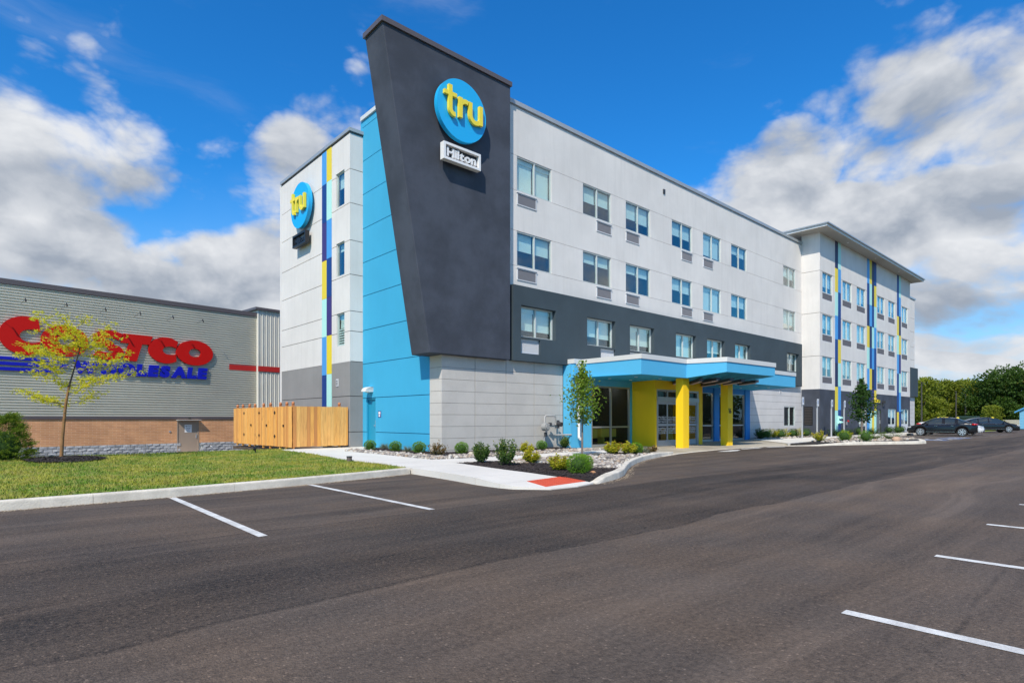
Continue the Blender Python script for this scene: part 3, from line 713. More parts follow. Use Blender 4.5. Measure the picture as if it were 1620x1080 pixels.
def name_sign(fr, u0, u1, v0, v1, fm, bm2, lm, label, w0=.0):
    t = empty('name_sign', fr((u0 + u1) / 2, v0, w0), label, 'sign', 'rectangular name signs under the round signs')
    m = MB(); s = .085
    m.fbox(fr, u0, u1, v0, v0 + s, w0 + .13, w0 + .34); m.fbox(fr, u0, u1, v1 - s, v1, w0 + .13, w0 + .34)
    m.fbox(fr, u0, u0 + s, v0 + s, v1 - s, w0 + .13, w0 + .34); m.fbox(fr, u1 - s, u1, v0 + s, v1 - s, w0 + .13, w0 + .34)
    m.build('frame', fm, t)
    MB().fbox(fr, u0 + s, u1 - s, v0 + s, v1 - s, w0 + .14, w0 + .20).build('back_panel', bm2, t)
    MB().fbox(fr, u0 + .3, u1 - .3, v0 + .15, v1 - .15, w0, w0 + .14).build('mounting_box', dkgrey, t)
    letters('Hilton', fr, u0 + .17, u1 - .17, v0 + .15, v1 - .14, w0 + .21, w0 + .29, lm, t, offset=.03)
    return t
FT = front(YT)
tru_sign(FT, 12.55, 12.28, 1.08, 'round blue sign with yellow tru lettering on the front of the charcoal tower', .02)
name_sign(FT, 11.74, 13.38, 10.38, 10.98, sign_w, mat('sign_back_grey', (.025, .027, .035), .6), sign_w, 'white framed Hilton sign below the round sign on the charcoal tower', .0)
tru_sign(LS, -27.68, 11.62, 1.08, 'round blue sign with yellow tru lettering on the white stair wing, seen edge-on', .02)
bk = mat('sign_black', (.015, .015, .017), .45)
name_sign(LS, -28.55, -27.0, 9.72, 10.30, bk, mat('sign_back_light', (.30, .30, .31), .6), bk, 'black framed Hilton sign on the white stair wing left of the colour stripe', .0)
# ------------------------------------------------------------------ ground
def mat_asphalt():
    M = bpy.data.materials.new('asphalt'); M.use_nodes = True; g = G(M.node_tree); b = M.node_tree.nodes['Principled BSDF']
    pos = g.n('ShaderNodeNewGeometry').outputs['Position']; x, y, z = g.sep(pos)[0:3]
    # paving lanes run along X; every lane has its own tone and rough seams
    wob = g.m('MULTIPLY', g.m('SUBTRACT', g.noise(pos, .35, 3, .6), .5), .5)
    yy = g.m('ADD', y, wob)
    def lane(y0, soft): return g.step(yy, y0 - soft, y0 + soft)
    t = g.m('ADD', g.m('MULTIPLY', lane(4.15, .04), -.40), .14)
    t = g.m('ADD', t, g.m('MULTIPLY', lane(7.2, .05), .26)); t = g.m('ADD', t, g.m('MULTIPLY', lane(.9, .1), -.05))
    st = g.noise(g.vm('MULTIPLY', pos, (.10, 1.1, 1)), 1.0, 6, .62); t = g.m('ADD', t, g.step(st, .25, .8, -.26, .32))
    s2 = g.noise(g.vm('MULTIPLY', g.vm('ADD', pos, g.vm('SCALE', g.noise(pos, .12, 2, .5, out='Color'), 3.0)), (.045, 2.4, 1)), 1.0, 5, .6); t = g.m('ADD', t, g.step(s2, .52, .74, 0, .34)); t = g.m('SUBTRACT', t, g.step(s2, .46, .28, 0, .16))
    bl = g.noise(pos, .55, 6, .65); t = g.m('ADD', t, g.step(bl, .3, .75, -.10, .12))
    sp = g.n('ShaderNodeTexVoronoi'); g.put(sp.inputs['Vector'], pos); sp.inputs['Scale'].default_value = 75
    ag = g.step(sp.outputs['Distance'], .02, .5, .35, -.18); cr = g.sep(sp.outputs['Color'])[0]
    ag = g.m('MULTIPLY', ag, g.step(cr, .45, 1.0, .25, 1.6)); t = g.m('ADD', t, ag)
    pale = g.step(cr, .972, .985, 0, .8); t = g.m('ADD', t, pale)
    t = g.m('ADD', t, g.step(g.noise(pos, 26, 3, .75), .3, .75, -.26, .28))
    # tyre and raking scuffs
    sc_ = g.step(g.noise(g.vm('MULTIPLY', pos, (.6, .16, 1)), 1.7, 5, .6), .62, .80, 0, .42)
    t = g.m('ADD', t, g.m('MULTIPLY', sc_, g.step(g.noise(pos, 14, 2, .7), .3, .7)))
    for y0, wd in ((4.15, .022), (7.2, .02), (.9, .015)):      # open joints between paving passes
        near = g.step(g.m('ABSOLUTE', g.m('SUBTRACT', yy, y0)), wd * .4, wd * 2.2, 1, 0); t = g.m('SUBTRACT', t, g.m('MULTIPLY', near, g.step(g.noise(pos, 3, 4, .7), .35, .6, .05, .30)))
    ck = g.n('ShaderNodeTexVoronoi', feature='DISTANCE_TO_EDGE'); g.put(ck.inputs['Vector'], g.vm('ADD', g.vm('MULTIPLY', pos, (.16, .22, 1)), g.vm('SCALE', g.noise(pos, 1.3, 5, .7, out='Color'), .16))); ck.inputs['Scale'].default_value = 1.0
    t = g.m('SUBTRACT', t, g.m('MULTIPLY', g.step(ck.outputs['Distance'], .0006, .0022, 1, 0), g.step(g.noise(pos, .4, 2, .5), .50, .60, 0, .30)))
    oil = g.step(g.noise(pos, 1.9, 4, .55), .66, .74, 0, .30); t = g.m('SUBTRACT', t, g.m('MULTIPLY', oil, g.step(g.noise(pos, .23, 2, .5), .48, .62)))
    v = g.m('ADD', 1.0, t)
    c = g.mix(g.step(g.noise(pos, .8, 3, .5), .3, .7), (.118, .083, .058, 1), (.098, .074, .057, 1))
    c = g.mix(1.0, c, g.comb(v, v, v), 'MULTIPLY')
    g.put(b.inputs['Base Color'], c); b.inputs['Roughness'].default_value = .82; b.inputs['Specular IOR Level'].default_value = .35
    bp = g.n('ShaderNodeBump'); bp.inputs['Strength'].default_value = .55; bp.inputs['Distance'].default_value = .008
    g.put(bp.inputs['Height'], g.m('ADD', g.noise(pos, 60, 3, .7), g.m('MULTIPLY', sp.outputs['Distance'], -1.2))); g.put(b.inputs['Normal'], bp.outputs[0])
    return M
asph = mat_asphalt()
def mat_lawn(name='lawn'):
    M = bpy.data.materials.new(name); M.use_nodes = True; g = G(M.node_tree); b = M.node_tree.nodes['Principled BSDF']
    pos = g.n('ShaderNodeNewGeometry').outputs['Position']
    a = g.step(g.noise(pos, .9, 6, .7), .42, .58); e = g.noise(pos, 9, 4, .7)
    c = g.mix(a, (.080, .175, .010, 1), (.235, .245, .026, 1)); c = g.mix(g.step(e, .40, .72, 0, .80), c, (.38, .31, .12, 1))
    r = g.step(g.noise(pos, 40, 2, .6), .25, .75, .6, 1.5); c = g.mix(1.0, c, g.comb(r, r, r), 'MULTIPLY')
    g.put(b.inputs['Base Color'], c); b.inputs['Roughness'].default_value = .85; b.inputs['Specular IOR Level'].default_value = .15
    return M
lawn_m = mat_lawn()
mulch_m = mat('mulch', (.032, .025, .024), .95, .4, 6, .8, 40, fine=.5)
chip_m = mat('mulch_chip', (.045, .033, .030), .9, .5, 8, rnd=0, fine=.3)
def mat_stone():
    M = bpy.data.materials.new('river_rock'); M.use_nodes = True; g = G(M.node_tree); b = M.node_tree.nodes['Principled BSDF']
    at = g.n('ShaderNodeAttribute', attribute_name='tone').outputs['Fac']; pos = g.n('ShaderNodeNewGeometry').outputs['Position']
    rp = g.n('ShaderNodeValToRGB'); e = rp.color_ramp.elements
    e[0].position = 0; e[0].color = (.10, .09, .085, 1); e[1].position = 1; e[1].color = (.56, .51, .44, 1)
    for p, c in ((.25, (.25, .215, .19, 1)), (.5, (.36, .315, .26, 1)), (.68, (.36, .26, .18, 1)), (.82, (.46, .43, .39, 1))):
        q = e.new(p); q.color = c
    g.put(rp.inputs[0], at); f = g.step(g.noise(pos, 30, 4, .6), .25, .75, .75, 1.2)
    g.put(b.inputs['Base Color'], g.mix(1.0, rp.outputs[0], g.comb(f, f, f), 'MULTIPLY')); b.inputs['Roughness'].default_value = .7
    return M
rock_m = mat_stone()
far_m = mat('far_field', (.10, .12, .05), .95, .3, .05)

m = MB(); m.add([(-2500, -2500, -1.25), (2500, -2500, -1.25), (2500, 2500, -1.25), (-2500, 2500, -1.25)], [(0, 1, 2, 3)]); m.build('ground', far_m, kind='structure')
m = MB(); m.prism([(-70, -45), (210, -45), (210, 70), (66.5, 70), (66.5, 23.6), (-70, 23.6)], -.5, 0.0); m.build('car_park', asph, kind='structure')
m = MB(); m.prism([(-90, 24.5), (40, 24.5), (40, 60), (-90, 60)], -1.2, -.87); m.build('service_road', asph, kind='structure')

def lerp_poly(tab, y):
    for (a, xa), (b, xb) in zip(tab, tab[1:]):
        if a <= y <= b: return xa + (xb - xa) * (y - a) / (b - a)
    return tab[0][1] if y < tab[0][0] else tab[-1][1]
KERB = [(-14, 11.30), (-2.0, 11.33), (.2, 11.36), (2.36, 11.42), (4.5, 11.66), (6.2, 11.97), (7.72, 12.32)]
kerb_y = lambda x: lerp_poly(KERB, x)
WL = [(7.72, 7.95), (8.35, 7.45), (9.2, 7.42), (10.6, 7.62), (12.32, 7.76), (14.6, 7.92), (16.6, 8.0), (20.7, 8.46), (23.15, 8.62)]
WRt = [(7.85, 9.42), (8.75, 9.2), (9.4, 9.0), (10.6, 9.15), (12.95, 9.57), (14.45, 9.8), (17.85, 9.96), (20.5, 10.0), (21.3, 10.9), (23.15, 11.45)]
def lawn_z(x, y):
    z = .148 + .03 * (mnoise.noise(Vector((x * .3, y * .3, 0)))) - .012
    if y > 23.3:
        k = min((y - 23.3) / 8.0, 1); k = k * k * (3 - 2 * k); z -= 1.06 * k
    return z
lb = MB(); NX, NY = 70, 90; grid = []
for j in range(NY + 1):
    for i in range(NX + 1):
        f = i / NX; yj = j / NY
        x_max = 7.74
        y_ = None
        x = -14 + (x_max + 14) * f
        ylo = kerb_y(x) + .15; y = ylo + (32.0 - ylo) * (yj ** 1.15)
        xr = lerp_poly(WL, y) if y < 23.1 else (9.05 if y < 30.8 else 11.4)
        x2 = -14 + (xr - .02 + 14) * f
        grid.append((x2, y, lawn_z(x2, y)))
lb.v = grid
for j in range(NY):
    for i in range(NX):
        a = j * (NX + 1) + i; lb.f.append((a, a + 1, a + NX + 2, a + NX + 1)); lb.mi.append(0); lb.sm.append(True)
lb.build('lawn', lawn_m, kind='structure')
# grass blades
rr = random.Random(3); gb = MB()
for k in range(52000):
    y = 11.5 + 13.0 * rr.random() ** 1.25; x = rr.uniform(-1.2, 9.0)
    if y < kerb_y(x) + .16 or x > (lerp_poly(WL, y) if y < 23.1 else 9.0) - .01: continue
    h = rr.uniform(.025, .065); a = rr.uniform(0, 6.28); w_ = rr.uniform(.006, .012); dx, dy = cos(a) * w_, sin(a) * w_; l1, l2 = rr.uniform(-.03, .03), rr.uniform(-.03, .03); z = lawn_z(x, y) - .004
    gb.v += [(x - dx, y - dy, z), (x + dx, y + dy, z), (x + l1, y + l2, z + h)]; n_ = len(gb.v); gb.f.append((n_ - 3, n_ - 2, n_ - 1)); gb.mi.append(0); gb.sm.append(False)
gb.build('grass', lawn_m, label='short patchy green and straw coloured lawn grass behind the kerb', cat='grass', kind='stuff')

# kerb along the lawn, in cast lengths
def kerb_run(root, pts, w=.155, z=.15, flip=1, gap=.006, piece=1, step_m=2.2):
    """pts: road-side edge; inner side lies to the left of the run"""
    P_ = [Vector(p) for p in pts]; L = [0]
    for a, b in zip(P_, P_[1:]): L.append(L[-1] + (b - a).length)
    def at(s_):
        for i in range(len(P_) - 1):
            if s_ <= L[i + 1] or i == len(P_) - 2:
                t = (s_ - L[i]) / (L[i + 1] - L[i]); p = P_[i].lerp(P_[i + 1], t)
                return p
    def nor(s_):
        d_ = (at(min(s_ + .15, L[-1])) - at(max(s_ - .15, 0))).normalized(); return Vector((-d_.y, d_.x)) * flip
    nn = max(1, round(L[-1] / step_m)); ds_ = L[-1] / nn
    for k in range(nn):
        mb = MB(); ns = 6; vs = []; fs = []
        for j in range(ns + 1):
            s_ = k * ds_ + gap / 2 + (ds_ - gap) * j / ns; p = at(s_); n_ = nor(s_); zt_ = z(p.x, p.y) if callable(z) else z
            for off, zz_ in ((-.0, -.02), (.012, zt_ - .03), (.018, zt_ - .012), (.034, zt_), (w, zt_), (w, -.02)):
                q = p + n_ * off; vs.append((q.x, q.y, zz_))
        for j in range(ns):
            for i in range(5): fs.append((j * 6 + i, (j + 1) * 6 + i, (j + 1) * 6 + i + 1, j * 6 + i + 1))
        fs += [tuple(range(6))[::-1], tuple(ns * 6 + i for i in range(6))]
        mb.add(vs, fs); mb.build('kerb_stone', curb_m, root)
kr = empty('kerb', (0, 11.4, 0), None, None); kr['kind'] = 'structure'
kerb_run(kr, KERB[:-1] + [(7.72, 12.30)], flip=1)
K2 = [(9.42, 7.80), (10.3, 8.08), (10.95, 8.34), (11.6, 8.74), (12.5, 9.35), (13.6, 10.05), (14.8, 10.70), (15.95, 11.25), (17.3, 11.72), (18.95, 12.25), (19.5, 12.42)]
zk = lambda x, y: min(.15, .02 + .20 * max(0, x - 9.4)) if x < 12 else (.15 if x < 18 else max(.10, .15 - .05 * (x - 18)))
kr2 = empty('kerb', (9.4, 7.8, 0), None, None); kr2['kind'] = 'structure'
kerb_run(kr2, K2, w=.19, z=zk, flip=1, step_m=3.0)
# walkways in slabs
wz = lambda x, y: .15 if y > 9.4 or x > 10.5 else .018 + (.132) * max(0, (y - 7.75)) / 1.65
def slab(parent, poly, z=.15, th=.22, m_=conc):
    mb = MB(); n = len(poly); a = sum(poly[i][0] * poly[(i + 1) % n][1] - poly[(i + 1) % n][0] * poly[i][1] for i in range(n))
    if a < 0: poly = poly[::-1]
    zf = z if callable(z) else (lambda x, y: z)
    vs = [(x, y, zf(x, y) - th) for x, y in poly] + [(x, y, zf(x, y)) for x, y in poly]
    mb.add(vs, [tuple(range(n - 1, -1, -1)), tuple(range(n, 2 * n))] + [(i, (i + 1) % n, n + (i + 1) % n, n + i) for i in range(n)])
    return mb.build('paving_slab', m_, parent)
wk = empty('walkway', (8.8, 15, .15), None, None); wk['kind'] = 'structure'
ys = [7.85, 8.62, 9.4, 10.9, 12.4, 13.9, 15.4, 16.9, 18.4, 19.9, 21.4, 23.12]
for a, b in zip(ys, ys[1:]):
    a2, b2 = a + .006, b - .006
    mid = (a2 + b2) / 2
    q = [(lerp_poly(WL, a2), a2), (lerp_poly(WRt, a2), a2), (lerp_poly(WRt, mid), mid), (lerp_poly(WRt, b2), b2), (lerp_poly(WL, b2), b2), (lerp_poly(WL, mid), mid)]
    if a < 8: q = [(7.98, 7.76), (8.7, 7.72), (9.36, 7.86)] + q[2:4] + [q[4], (7.5, 8.3)]
    slab(wk, q, wz)
slab(wk, [(10.95, 21.45), (12.08, 21.75), (12.08, 23.1), (11.5, 23.1)], .152)
up = [(9.8, 14.45), (11.1, 14.2), (12.9, 14.12), (14.2, 14.3), (15.3, 14.42), (16.6, 14.4), (17.9, 14.36)]
dn = [(9.6, 12.97), (10.9, 12.80), (12.3, 12.85), (13.6, 13.05), (14.8, 13.12), (15.8, 13.1), (16.7, 13.05)]
for (p0, p1), (q0, q1) in zip(zip(up, up[1:]), zip(dn, dn[1:])):
    e = Vector((.006, 0)); slab(wk, [tuple(Vector(q0) + e), tuple(Vector(q1) - e), tuple(Vector(p1) - e), tuple(Vector(p0) + e)], .15)
# red tactile plate with domes on the ramp
rp = [(8.15, 8.60), (9.30, 8.72), (9.34, 8.06), (8.05, 7.96)]
tp = MB(); tp.add([(x, y, wz(x, y) + .006) for x, y in rp] + [(x, y, wz(x, y) - .01) for x, y in rp], [(3, 2, 1, 0), (0, 1, 5, 4), (1, 2, 6, 5), (2, 3, 7, 6), (3, 0, 4, 7)])
plate = tp.build('tactile_plate', redpad, wk)
dm_ = MB()
for i in range(21):
    for j in range(12):
        f, h_ = (i + .5) / 21, (j + .5) / 12
        a = Vector(rp[3]).lerp(Vector(rp[2]), f); b = Vector(rp[0]).lerp(Vector(rp[1]), f); p = a.lerp(b, h_); r_ = .013; z = wz(p.x, p.y) + .006
        dm_.add([(p.x - r_, p.y - r_, z), (p.x + r_, p.y - r_, z), (p.x + r_, p.y + r_, z), (p.x - r_, p.y + r_, z), (p.x - r_ * .5, p.y - r_ * .5, z + .006), (p.x + r_ * .5, p.y - r_ * .5, z + .006), (p.x + r_ * .5, p.y + r_ * .5, z + .006), (p.x - r_ * .5, p.y + r_ * .5, z + .006)],
                [(4, 5, 6, 7), (0, 1, 5, 4), (1, 2, 6, 5), (2, 3, 7, 6), (3, 0, 4, 7)])
dm_.build('domes', redpad, plate, kind='stuff')
# entrance slab
es = empty('entrance_slab', (24, 14, .1), None, None); es['kind'] = 'structure'
fe = [(17.95, 12.05), (19.6, 12.50), (21.4, 12.80), (23.8, 13.02), (26.0, 13.08), (28.0, 12.95), (29.6, 12.35), (31.2, 11.42)]
be = [(17.95, 16.72), (19.6, 16.72), (21.4, 16.72), (23.8, 16.72), (26.0, 16.72), (28.0, 16.72), (30.4, 16.72), (34.4, 16.72)]
for k in range(len(fe) - 1):
    a, b, c, d = Vector(fe[k]), Vector(fe[k + 1]), Vector(be[k + 1]), Vector(be[k]); e = Vector((.006, 0))
    def zz2(t): return .10
    fm = [a.lerp(d, .12), b.lerp(c, .12)]
    vs = [(a.x + .006, a.y, .012), (b.x - .006, b.y, .012), (fm[1].x - .006, fm[1].y, .10), (fm[0].x + .006, fm[0].y, .10), (c.x - .006, c.y, .10), (d.x + .006, d.y, .10)]
    mb = MB(); n = 6
    lo_ = [(p[0], p[1], -.1) for p in vs]
    mb.add(vs + lo_, [(0, 1, 2, 3), (3, 2, 4, 5), (6, 7, 1, 0), (7, 8, 2, 1), (8, 10, 4, 2), (10, 11, 5, 4), (11, 9, 3, 5), (9, 6, 0, 3)])
    mb.build('paving_slab', pad_m, es)
mb = MB()
for k in range(len(fe) - 1):
    a, b = Vector(fe[k]), Vector(fe[k + 1]); mb.add([(a.x, a.y - .16, .004), (b.x, b.y - .16, .004), (b.x, b.y, .016), (a.x, a.y, .016)], [(0, 1, 2, 3)])
mb.build('kerb_edge', curb_m, es)
slab(es, [(16.72, 13.05), (17.94, 12.3), (17.94, 14.34)], .15, m_=pad_m)
sw = empty('pavement', (45, 14, .14), None, None); sw['kind'] = 'structure'
fe2 = [(29.65, 12.38), (32.3, 12.55), (36.3, 13.05), (40.0, 13.6), (43.0, 14.1)] + [(46 + 3.4 * k, 14.0) for k in range(7)]
be2 = [(34.45, 16.7), (35.0, 15.75), (37.6, 15.55), (40.5, 15.45), (43.6, 15.3)] + [(46.3 + 3.4 * k, 15.25) for k in range(7)]
for k in range(len(fe2) - 1):
    e = .006; a, b, c, d = fe2[k], fe2[k + 1], be2[k + 1], be2[k]
    slab(sw, [(a[0] + e, a[1]), (b[0] - e, b[1]), (c[0] - e, c[1]), (d[0] + e, d[1])], .14)
kr3 = empty('kerb', (44, 14, 0), None, None); kr3['kind'] = 'structure'
kerb_run(kr3, [(43.9, 13.84), (55, 13.84), (67, 13.84)], w=.15, z=.15, flip=1, step_m=3)
# island right of the entrance
isl = [(29.7, 12.30), (31.2, 11.36), (32.6, 10.97), (34.8, 10.05), (37.3, 8.75), (38.3, 8.55), (40.5, 9.1), (42.8, 10.0), (43.5, 11.0), (43.7, 13.8)]
kr4 = empty('kerb', (36, 10, 0), None, None); kr4['kind'] = 'structure'
kerb_run(kr4, isl, w=.30, z=lambda x, y: .02 + .13 * min(1, max(0, (x - 30.5) / 3)), flip=1, step_m=2.5)
inner = [(29.9, 12.36), (31.4, 11.7), (32.8, 11.26), (35.0, 10.32), (37.5, 9.05), (38.3, 8.87), (40.4, 9.4), (42.5, 10.2), (43.2, 11.2), (43.4, 13.8), (43.0, 14.08), (40.0, 13.58), (36.3, 13.03), (32.3, 12.53)]
def bed(poly, z, m_, name='planting_bed'):
    MB().prism(poly, -.1, z).build(name, m_, kind='structure')
bed(inner, .125, mulch_m)
bed1 = [(10.0, 20.4), (9.97, 17.85), (9.81, 14.47), (11.1, 14.22), (12.9, 14.14), (14.2, 14.32), (15.3, 14.44), (17.92, 14.38), (17.95, 16.9), (18.04, 17.25), (12.15, 17.25), (12.15, 21.7), (10.9, 21.4), (10.1, 20.6)]
bed2 = [(9.58, 12.94), (9.17, 10.6), (9.02, 9.4), (9.24, 8.7), (9.46, 8.0), (10.3, 8.25), (11.5, 8.88), (13.5, 10.18), (15.9, 11.42), (17.3, 11.92), (17.93, 12.12), (17.93, 12.3), (16.7, 13.03), (15.8, 13.08), (14.8, 13.10), (13.6, 13.03), (12.3, 12.83), (10.9, 12.78)]
bed(bed1, .14, mulch_m); bed(bed2, .125, mulch_m)
bed3 = [(34.7, 17.25), (34.6, 16.72), (35.0, 15.77), (37.6, 15.57), (40.5, 15.47), (43.5, 15.32), (43.5, 17.25)]
bed4 = [(43.7, 15.32), (46.3, 15.27), (66.5, 15.27), (66.5, 16.0), (43.7, 16.0)]
bed(bed3, .13, mulch_m); bed(bed4, .13, mulch_m)

def inside(poly, x, y):
    c = False; n = len(poly)
    for i in range(n):
        x1, y1 = poly[i]; x2, y2 = poly[(i + 1) % n]
        if (y1 > y) != (y2 > y) and x < (x2 - x1) * (y - y1) / (y2 - y1) + x1: c = not c
    return c
def scatter_stones(poly, test, dens, z, label, s0=.035, s1=.085, seed=1):
    rr = random.Random(seed); xs = [p[0] for p in poly]; ys_ = [p[1] for p in poly]
    A = (max(xs) - min(xs)) * (max(ys_) - min(ys_)); mb = MB(); tones = []
    for k in range(int(A * dens)):
        x = rr.uniform(min(xs), max(xs)); y = rr.uniform(min(ys_), max(ys_))
        if not inside(poly, x, y) or not test(x, y): continue
        s_ = s0 + (s1 - s0) * rr.random() ** 1.6; a = rr.uniform(0, 3.14); nb = len(mb.v)
        ex, ey, ez = s_ * rr.uniform(.8, 1.25), s_ * rr.uniform(.6, .95), s_ * rr.uniform(.45, .75); zc_ = z + ez * rr.uniform(.1, .8)
        mb.smooth = False; mb.ell((0, 0, 0), ex, ey, ez, 7, 4, .14, rr.random())
        ca, sa = cos(a), sin(a)
        for i in range(nb, len(mb.v)):
            px, py, pz = mb.v[i]; mb.v[i] = (x + px * ca - py * sa, y + px * sa + py * ca, zc_ + pz)
        tones += [rr.random()] * (len(mb.v) - nb)
    o = mb.build('river_stones', rock_m, label=label, cat='stones', kind='stuff')
    at = o.data.attributes.new('tone', 'FLOAT', 'POINT'); at.data.foreach_set('value', tones); return o
near_rock = lambda x, y: x > 11.1 + .25 * sin(y * 3) - (12.9 - y) * -.02 and not (15.7 < x and y > 12.05)
scatter_stones(bed2, near_rock, 150, .12, 'pale river stones in the near bed between curved kerb and entrance walk', seed=4)
bound1 = lambda x, y: (y < 15.55 + .1 * sin(x * 4) if x > 10.8 else True) and x < 18 and (x < 11.05 + .08 * sin(y * 5) or y < 15.55)
scatter_stones(bed1, bound1, 150, .14, 'strip of pale river stones between walkway and hotel wall', seed=5)
scatter_stones(inner, lambda x, y: y > 10.1 + .25 * (38 - x) * .6 and x > 33, 60, .125, 'grey river stones in the island right of the entrance', .05, .11, seed=6)
scatter_stones(bed3, lambda x, y: y < 16.5, 60, .13, 'grey river stones along the pale block wall right of the canopy', .05, .11, seed=7)
rr = random.Random(9); mb = MB()
def chips(poly, test, dens, z):
    xs = [p[0] for p in poly]; ys_ = [p[1] for p in poly]
    for k in range(int((max(xs) - min(xs)) * (max(ys_) - min(ys_)) * dens)):
        x = rr.uniform(min(xs), max(xs)); y = rr.uniform(min(ys_), max(ys_))
        if not inside(poly, x, y) or not test(x, y): continue
        a = rr.uniform(0, 6.3); l = rr.uniform(.02, .05); w_ = rr.uniform(.006, .013); t = rr.uniform(-.5, .5)
        d = Vector((cos(a), sin(a), t * .6)) * l; n_ = Vector((-sin(a), cos(a), rr.uniform(-.5, .5))) * w_; p = Vector((x, y, z + rr.uniform(.004, .03)))
        mb.add([p - d - n_, p + d - n_, p + d + n_, p - d + n_, p + Vector((0, 0, .01))], [(0, 1, 4), (1, 2, 4), (2, 3, 4), (3, 0, 4)])
chips(bed2, lambda x, y: not near_rock(x, y), 520, .125); chips(bed1, lambda x, y: not bound1(x, y), 260, .14)
mb.build('mulch_chips', chip_m, label='dark shredded bark mulch around the near shrubs', cat='mulch', kind='stuff')
# mulch ring round the yellow tree
mr = MB(); c_ = (1.75, 21.9)
mr.add([(c_[0] + .95 * (1 + .08 * sin(5 * a)) * cos(a), c_[1] + 1.5 * (1 + .08 * cos(4 * a)) * sin(a), .155) for a in [2 * pi * k / 40 for k in range(40)]] + [(c_[0], c_[1], .23)], [(k, (k + 1) % 40, 40) for k in range(40)])
mr.build('mulch_ring', mulch_m, kind='structure')
mb = MB()
for k in range(1500):
    a = rr.uniform(0, 6.28); r_ = sqrt(rr.random()) * 1.05; x, y = c_[0] + .95 * r_ * cos(a), c_[1] + 1.5 * r_ * sin(a); aa = rr.uniform(0, 6.3)
    d = Vector((cos(aa), sin(aa), rr.uniform(-.3, .3))) * .05; n_ = Vector((-sin(aa), cos(aa), .2)) * .014; p = Vector((x, y, .17 + .06 * (1 - min(r_, 1))))
    mb.add([p - d - n_, p + d - n_, p + d + n_, p - d + n_], [(0, 1, 2, 3)])
mb.build('mulch_chips', chip_m, label='dark bark mulch ring around the yellow-green sapling', cat='mulch', kind='stuff')

# painted markings
pm = empty('parking_markings', (8, 6, 0), None, None); pm['kind'] = 'structure'
def line(x0, y0, x1, y1, w=.1, m_=paint_w, z=.004, name='painted_line'):
    d = Vector((x1 - x0, y1 - y0)).normalized(); n_ = Vector((-d.y, d.x)) * w / 2
    MB().add([(x0 - n_.x, y0 - n_.y, z), (x1 - n_.x, y1 - n_.y, z), (x1 + n_.x, y1 + n_.y, z), (x0 + n_.x, y0 + n_.y, z)], [(0, 1, 2, 3)]).build(name, m_, pm)
for x, ya, yb in ((-.24, 6.7, 11.32), (2.36, 6.90, 11.40), (4.93, 7.25, 11.68)): line(x, ya, x, yb, .105)
for x in (4.46, 6.96, 9.52, 12.12, 14.7, 17.3, 19.9, 22.5, 25.1, 27.7): line(x, 1.48, x, -3.6, .105)
for x in (43.95, 46.5, 48.0, 50.6, 53.2, 55.5, 59.4, 62.0, 64.6, 67.2): line(x, 8.6, x, 13.6, .11)
for k in range(7): line(46.6, 9.0 + .65 * k, 47.9, 9.5 + .65 * k, .1)
for x in (45.2, 49.3, 51.9):
    MB().prism([(x - .62, 9.0), (x + .62, 9.0), (x + .62, 10.3), (x - .62, 10.3)], .001, .005).build('blue_square', paint_b, pm)
    s_ = MB(); fr_ = lambda u, v, w, x=x: (x + u, 9.65 + v, w)
    s_.ribbon(fr_, arc(0, -.12, .26, .26, 150, 400, 14), .04, .005, .008); s_.ribbon(fr_, [(-.08, .38), (-.04, .05), (.2, .02), (.3, -.32)], .045, .009, .012); s_.fprism(fr_, arc(-.08, .46, .08, .08, 0, 330, 9), .005, .008)
    s_.build('wheelchair_symbol', paint_w, pm)
for q in ([(22.35, 12.30), (22.9, 12.0), (23.6, 12.05), (24.6, 12.4), (24.3, 12.58), (23.2, 12.45)], [(24.9, 12.55), (26.4, 12.45), (27.2, 12.6), (26.6, 12.78), (25.4, 12.74)], [(27.3, 12.55), (28.6, 12.2), (28.9, 12.3), (27.9, 12.68)]):
    MB().add([(x, y - .1, .004) for x, y in q], [tuple(range(len(q)))]).build('worn_paint', paint_w, pm)

# ------------------------------------------------------------------ warehouse on the left
cc, cs_ = cos(rad(6.1)), sin(rad(6.1)); WP = (9.67, 42.4)
FC = lambda u, v, w: (WP[0] + u * cc + w * cs_, WP[1] + u * cs_ - w * cc, v)
wh_ = empty('warehouse_building', FC(0, -.87, 0), 'long warehouse store with grey corrugated cladding above a tan brick base', 'store')
clad = mat('corrugated_metal', (.68, .64, .54), .5, .08, .6, metal=.25, streak=.12)
clad_v = mat('corrugated_metal_pale', (.66, .635, .565), .5, .06, .6)
m = MB(); U0, U1 = -34.0, 4.53; v = 1.50; per = .152
prof = [(0, 0), (.014, .085), (.066, .085), (.084, 0), (.152, 0)]
rowsv = []
while v < 8.60:
    for pv, pw in prof[:-1]: rowsv.append((v + pv, pw))
    v += per
rowsv.append((v, 0))
vs = []; fs = []
for k, (vv, ww) in enumerate(rowsv): vs += [FC(U0, vv, ww), FC(U1, vv, ww)]
for k in range(len(rowsv) - 1): fs.append((2 * k, 2 * k + 1, 2 * k + 3, 2 * k + 2))
m.add(vs, fs); m.build('corrugated_cladding', clad, wh_, kind='stuff')
MB().fbox(FC, U0, U1, 8.58, 8.86, -.4, .16).fbox(FC, 4.30, 9.8, 9.05, 9.22, -3, .46).build('coping', coping_d, wh_)
MB().fbox(FC, U0, U1, -.9, 8.6, -.3, -.01).fbox(FC, 4.53, 9.6, -.9, 9.05, -2.8, .28).build('wall_core', clad_v, wh_)
m = MB(); k = 0; u = 4.53
while u < 9.5:
    m.fbox(FC, u, u + .06, 1.5, 9.05, .28, .33).fbox(FC, u + .15, u + .19, 1.5, 9.05, .28, .31); u += .30
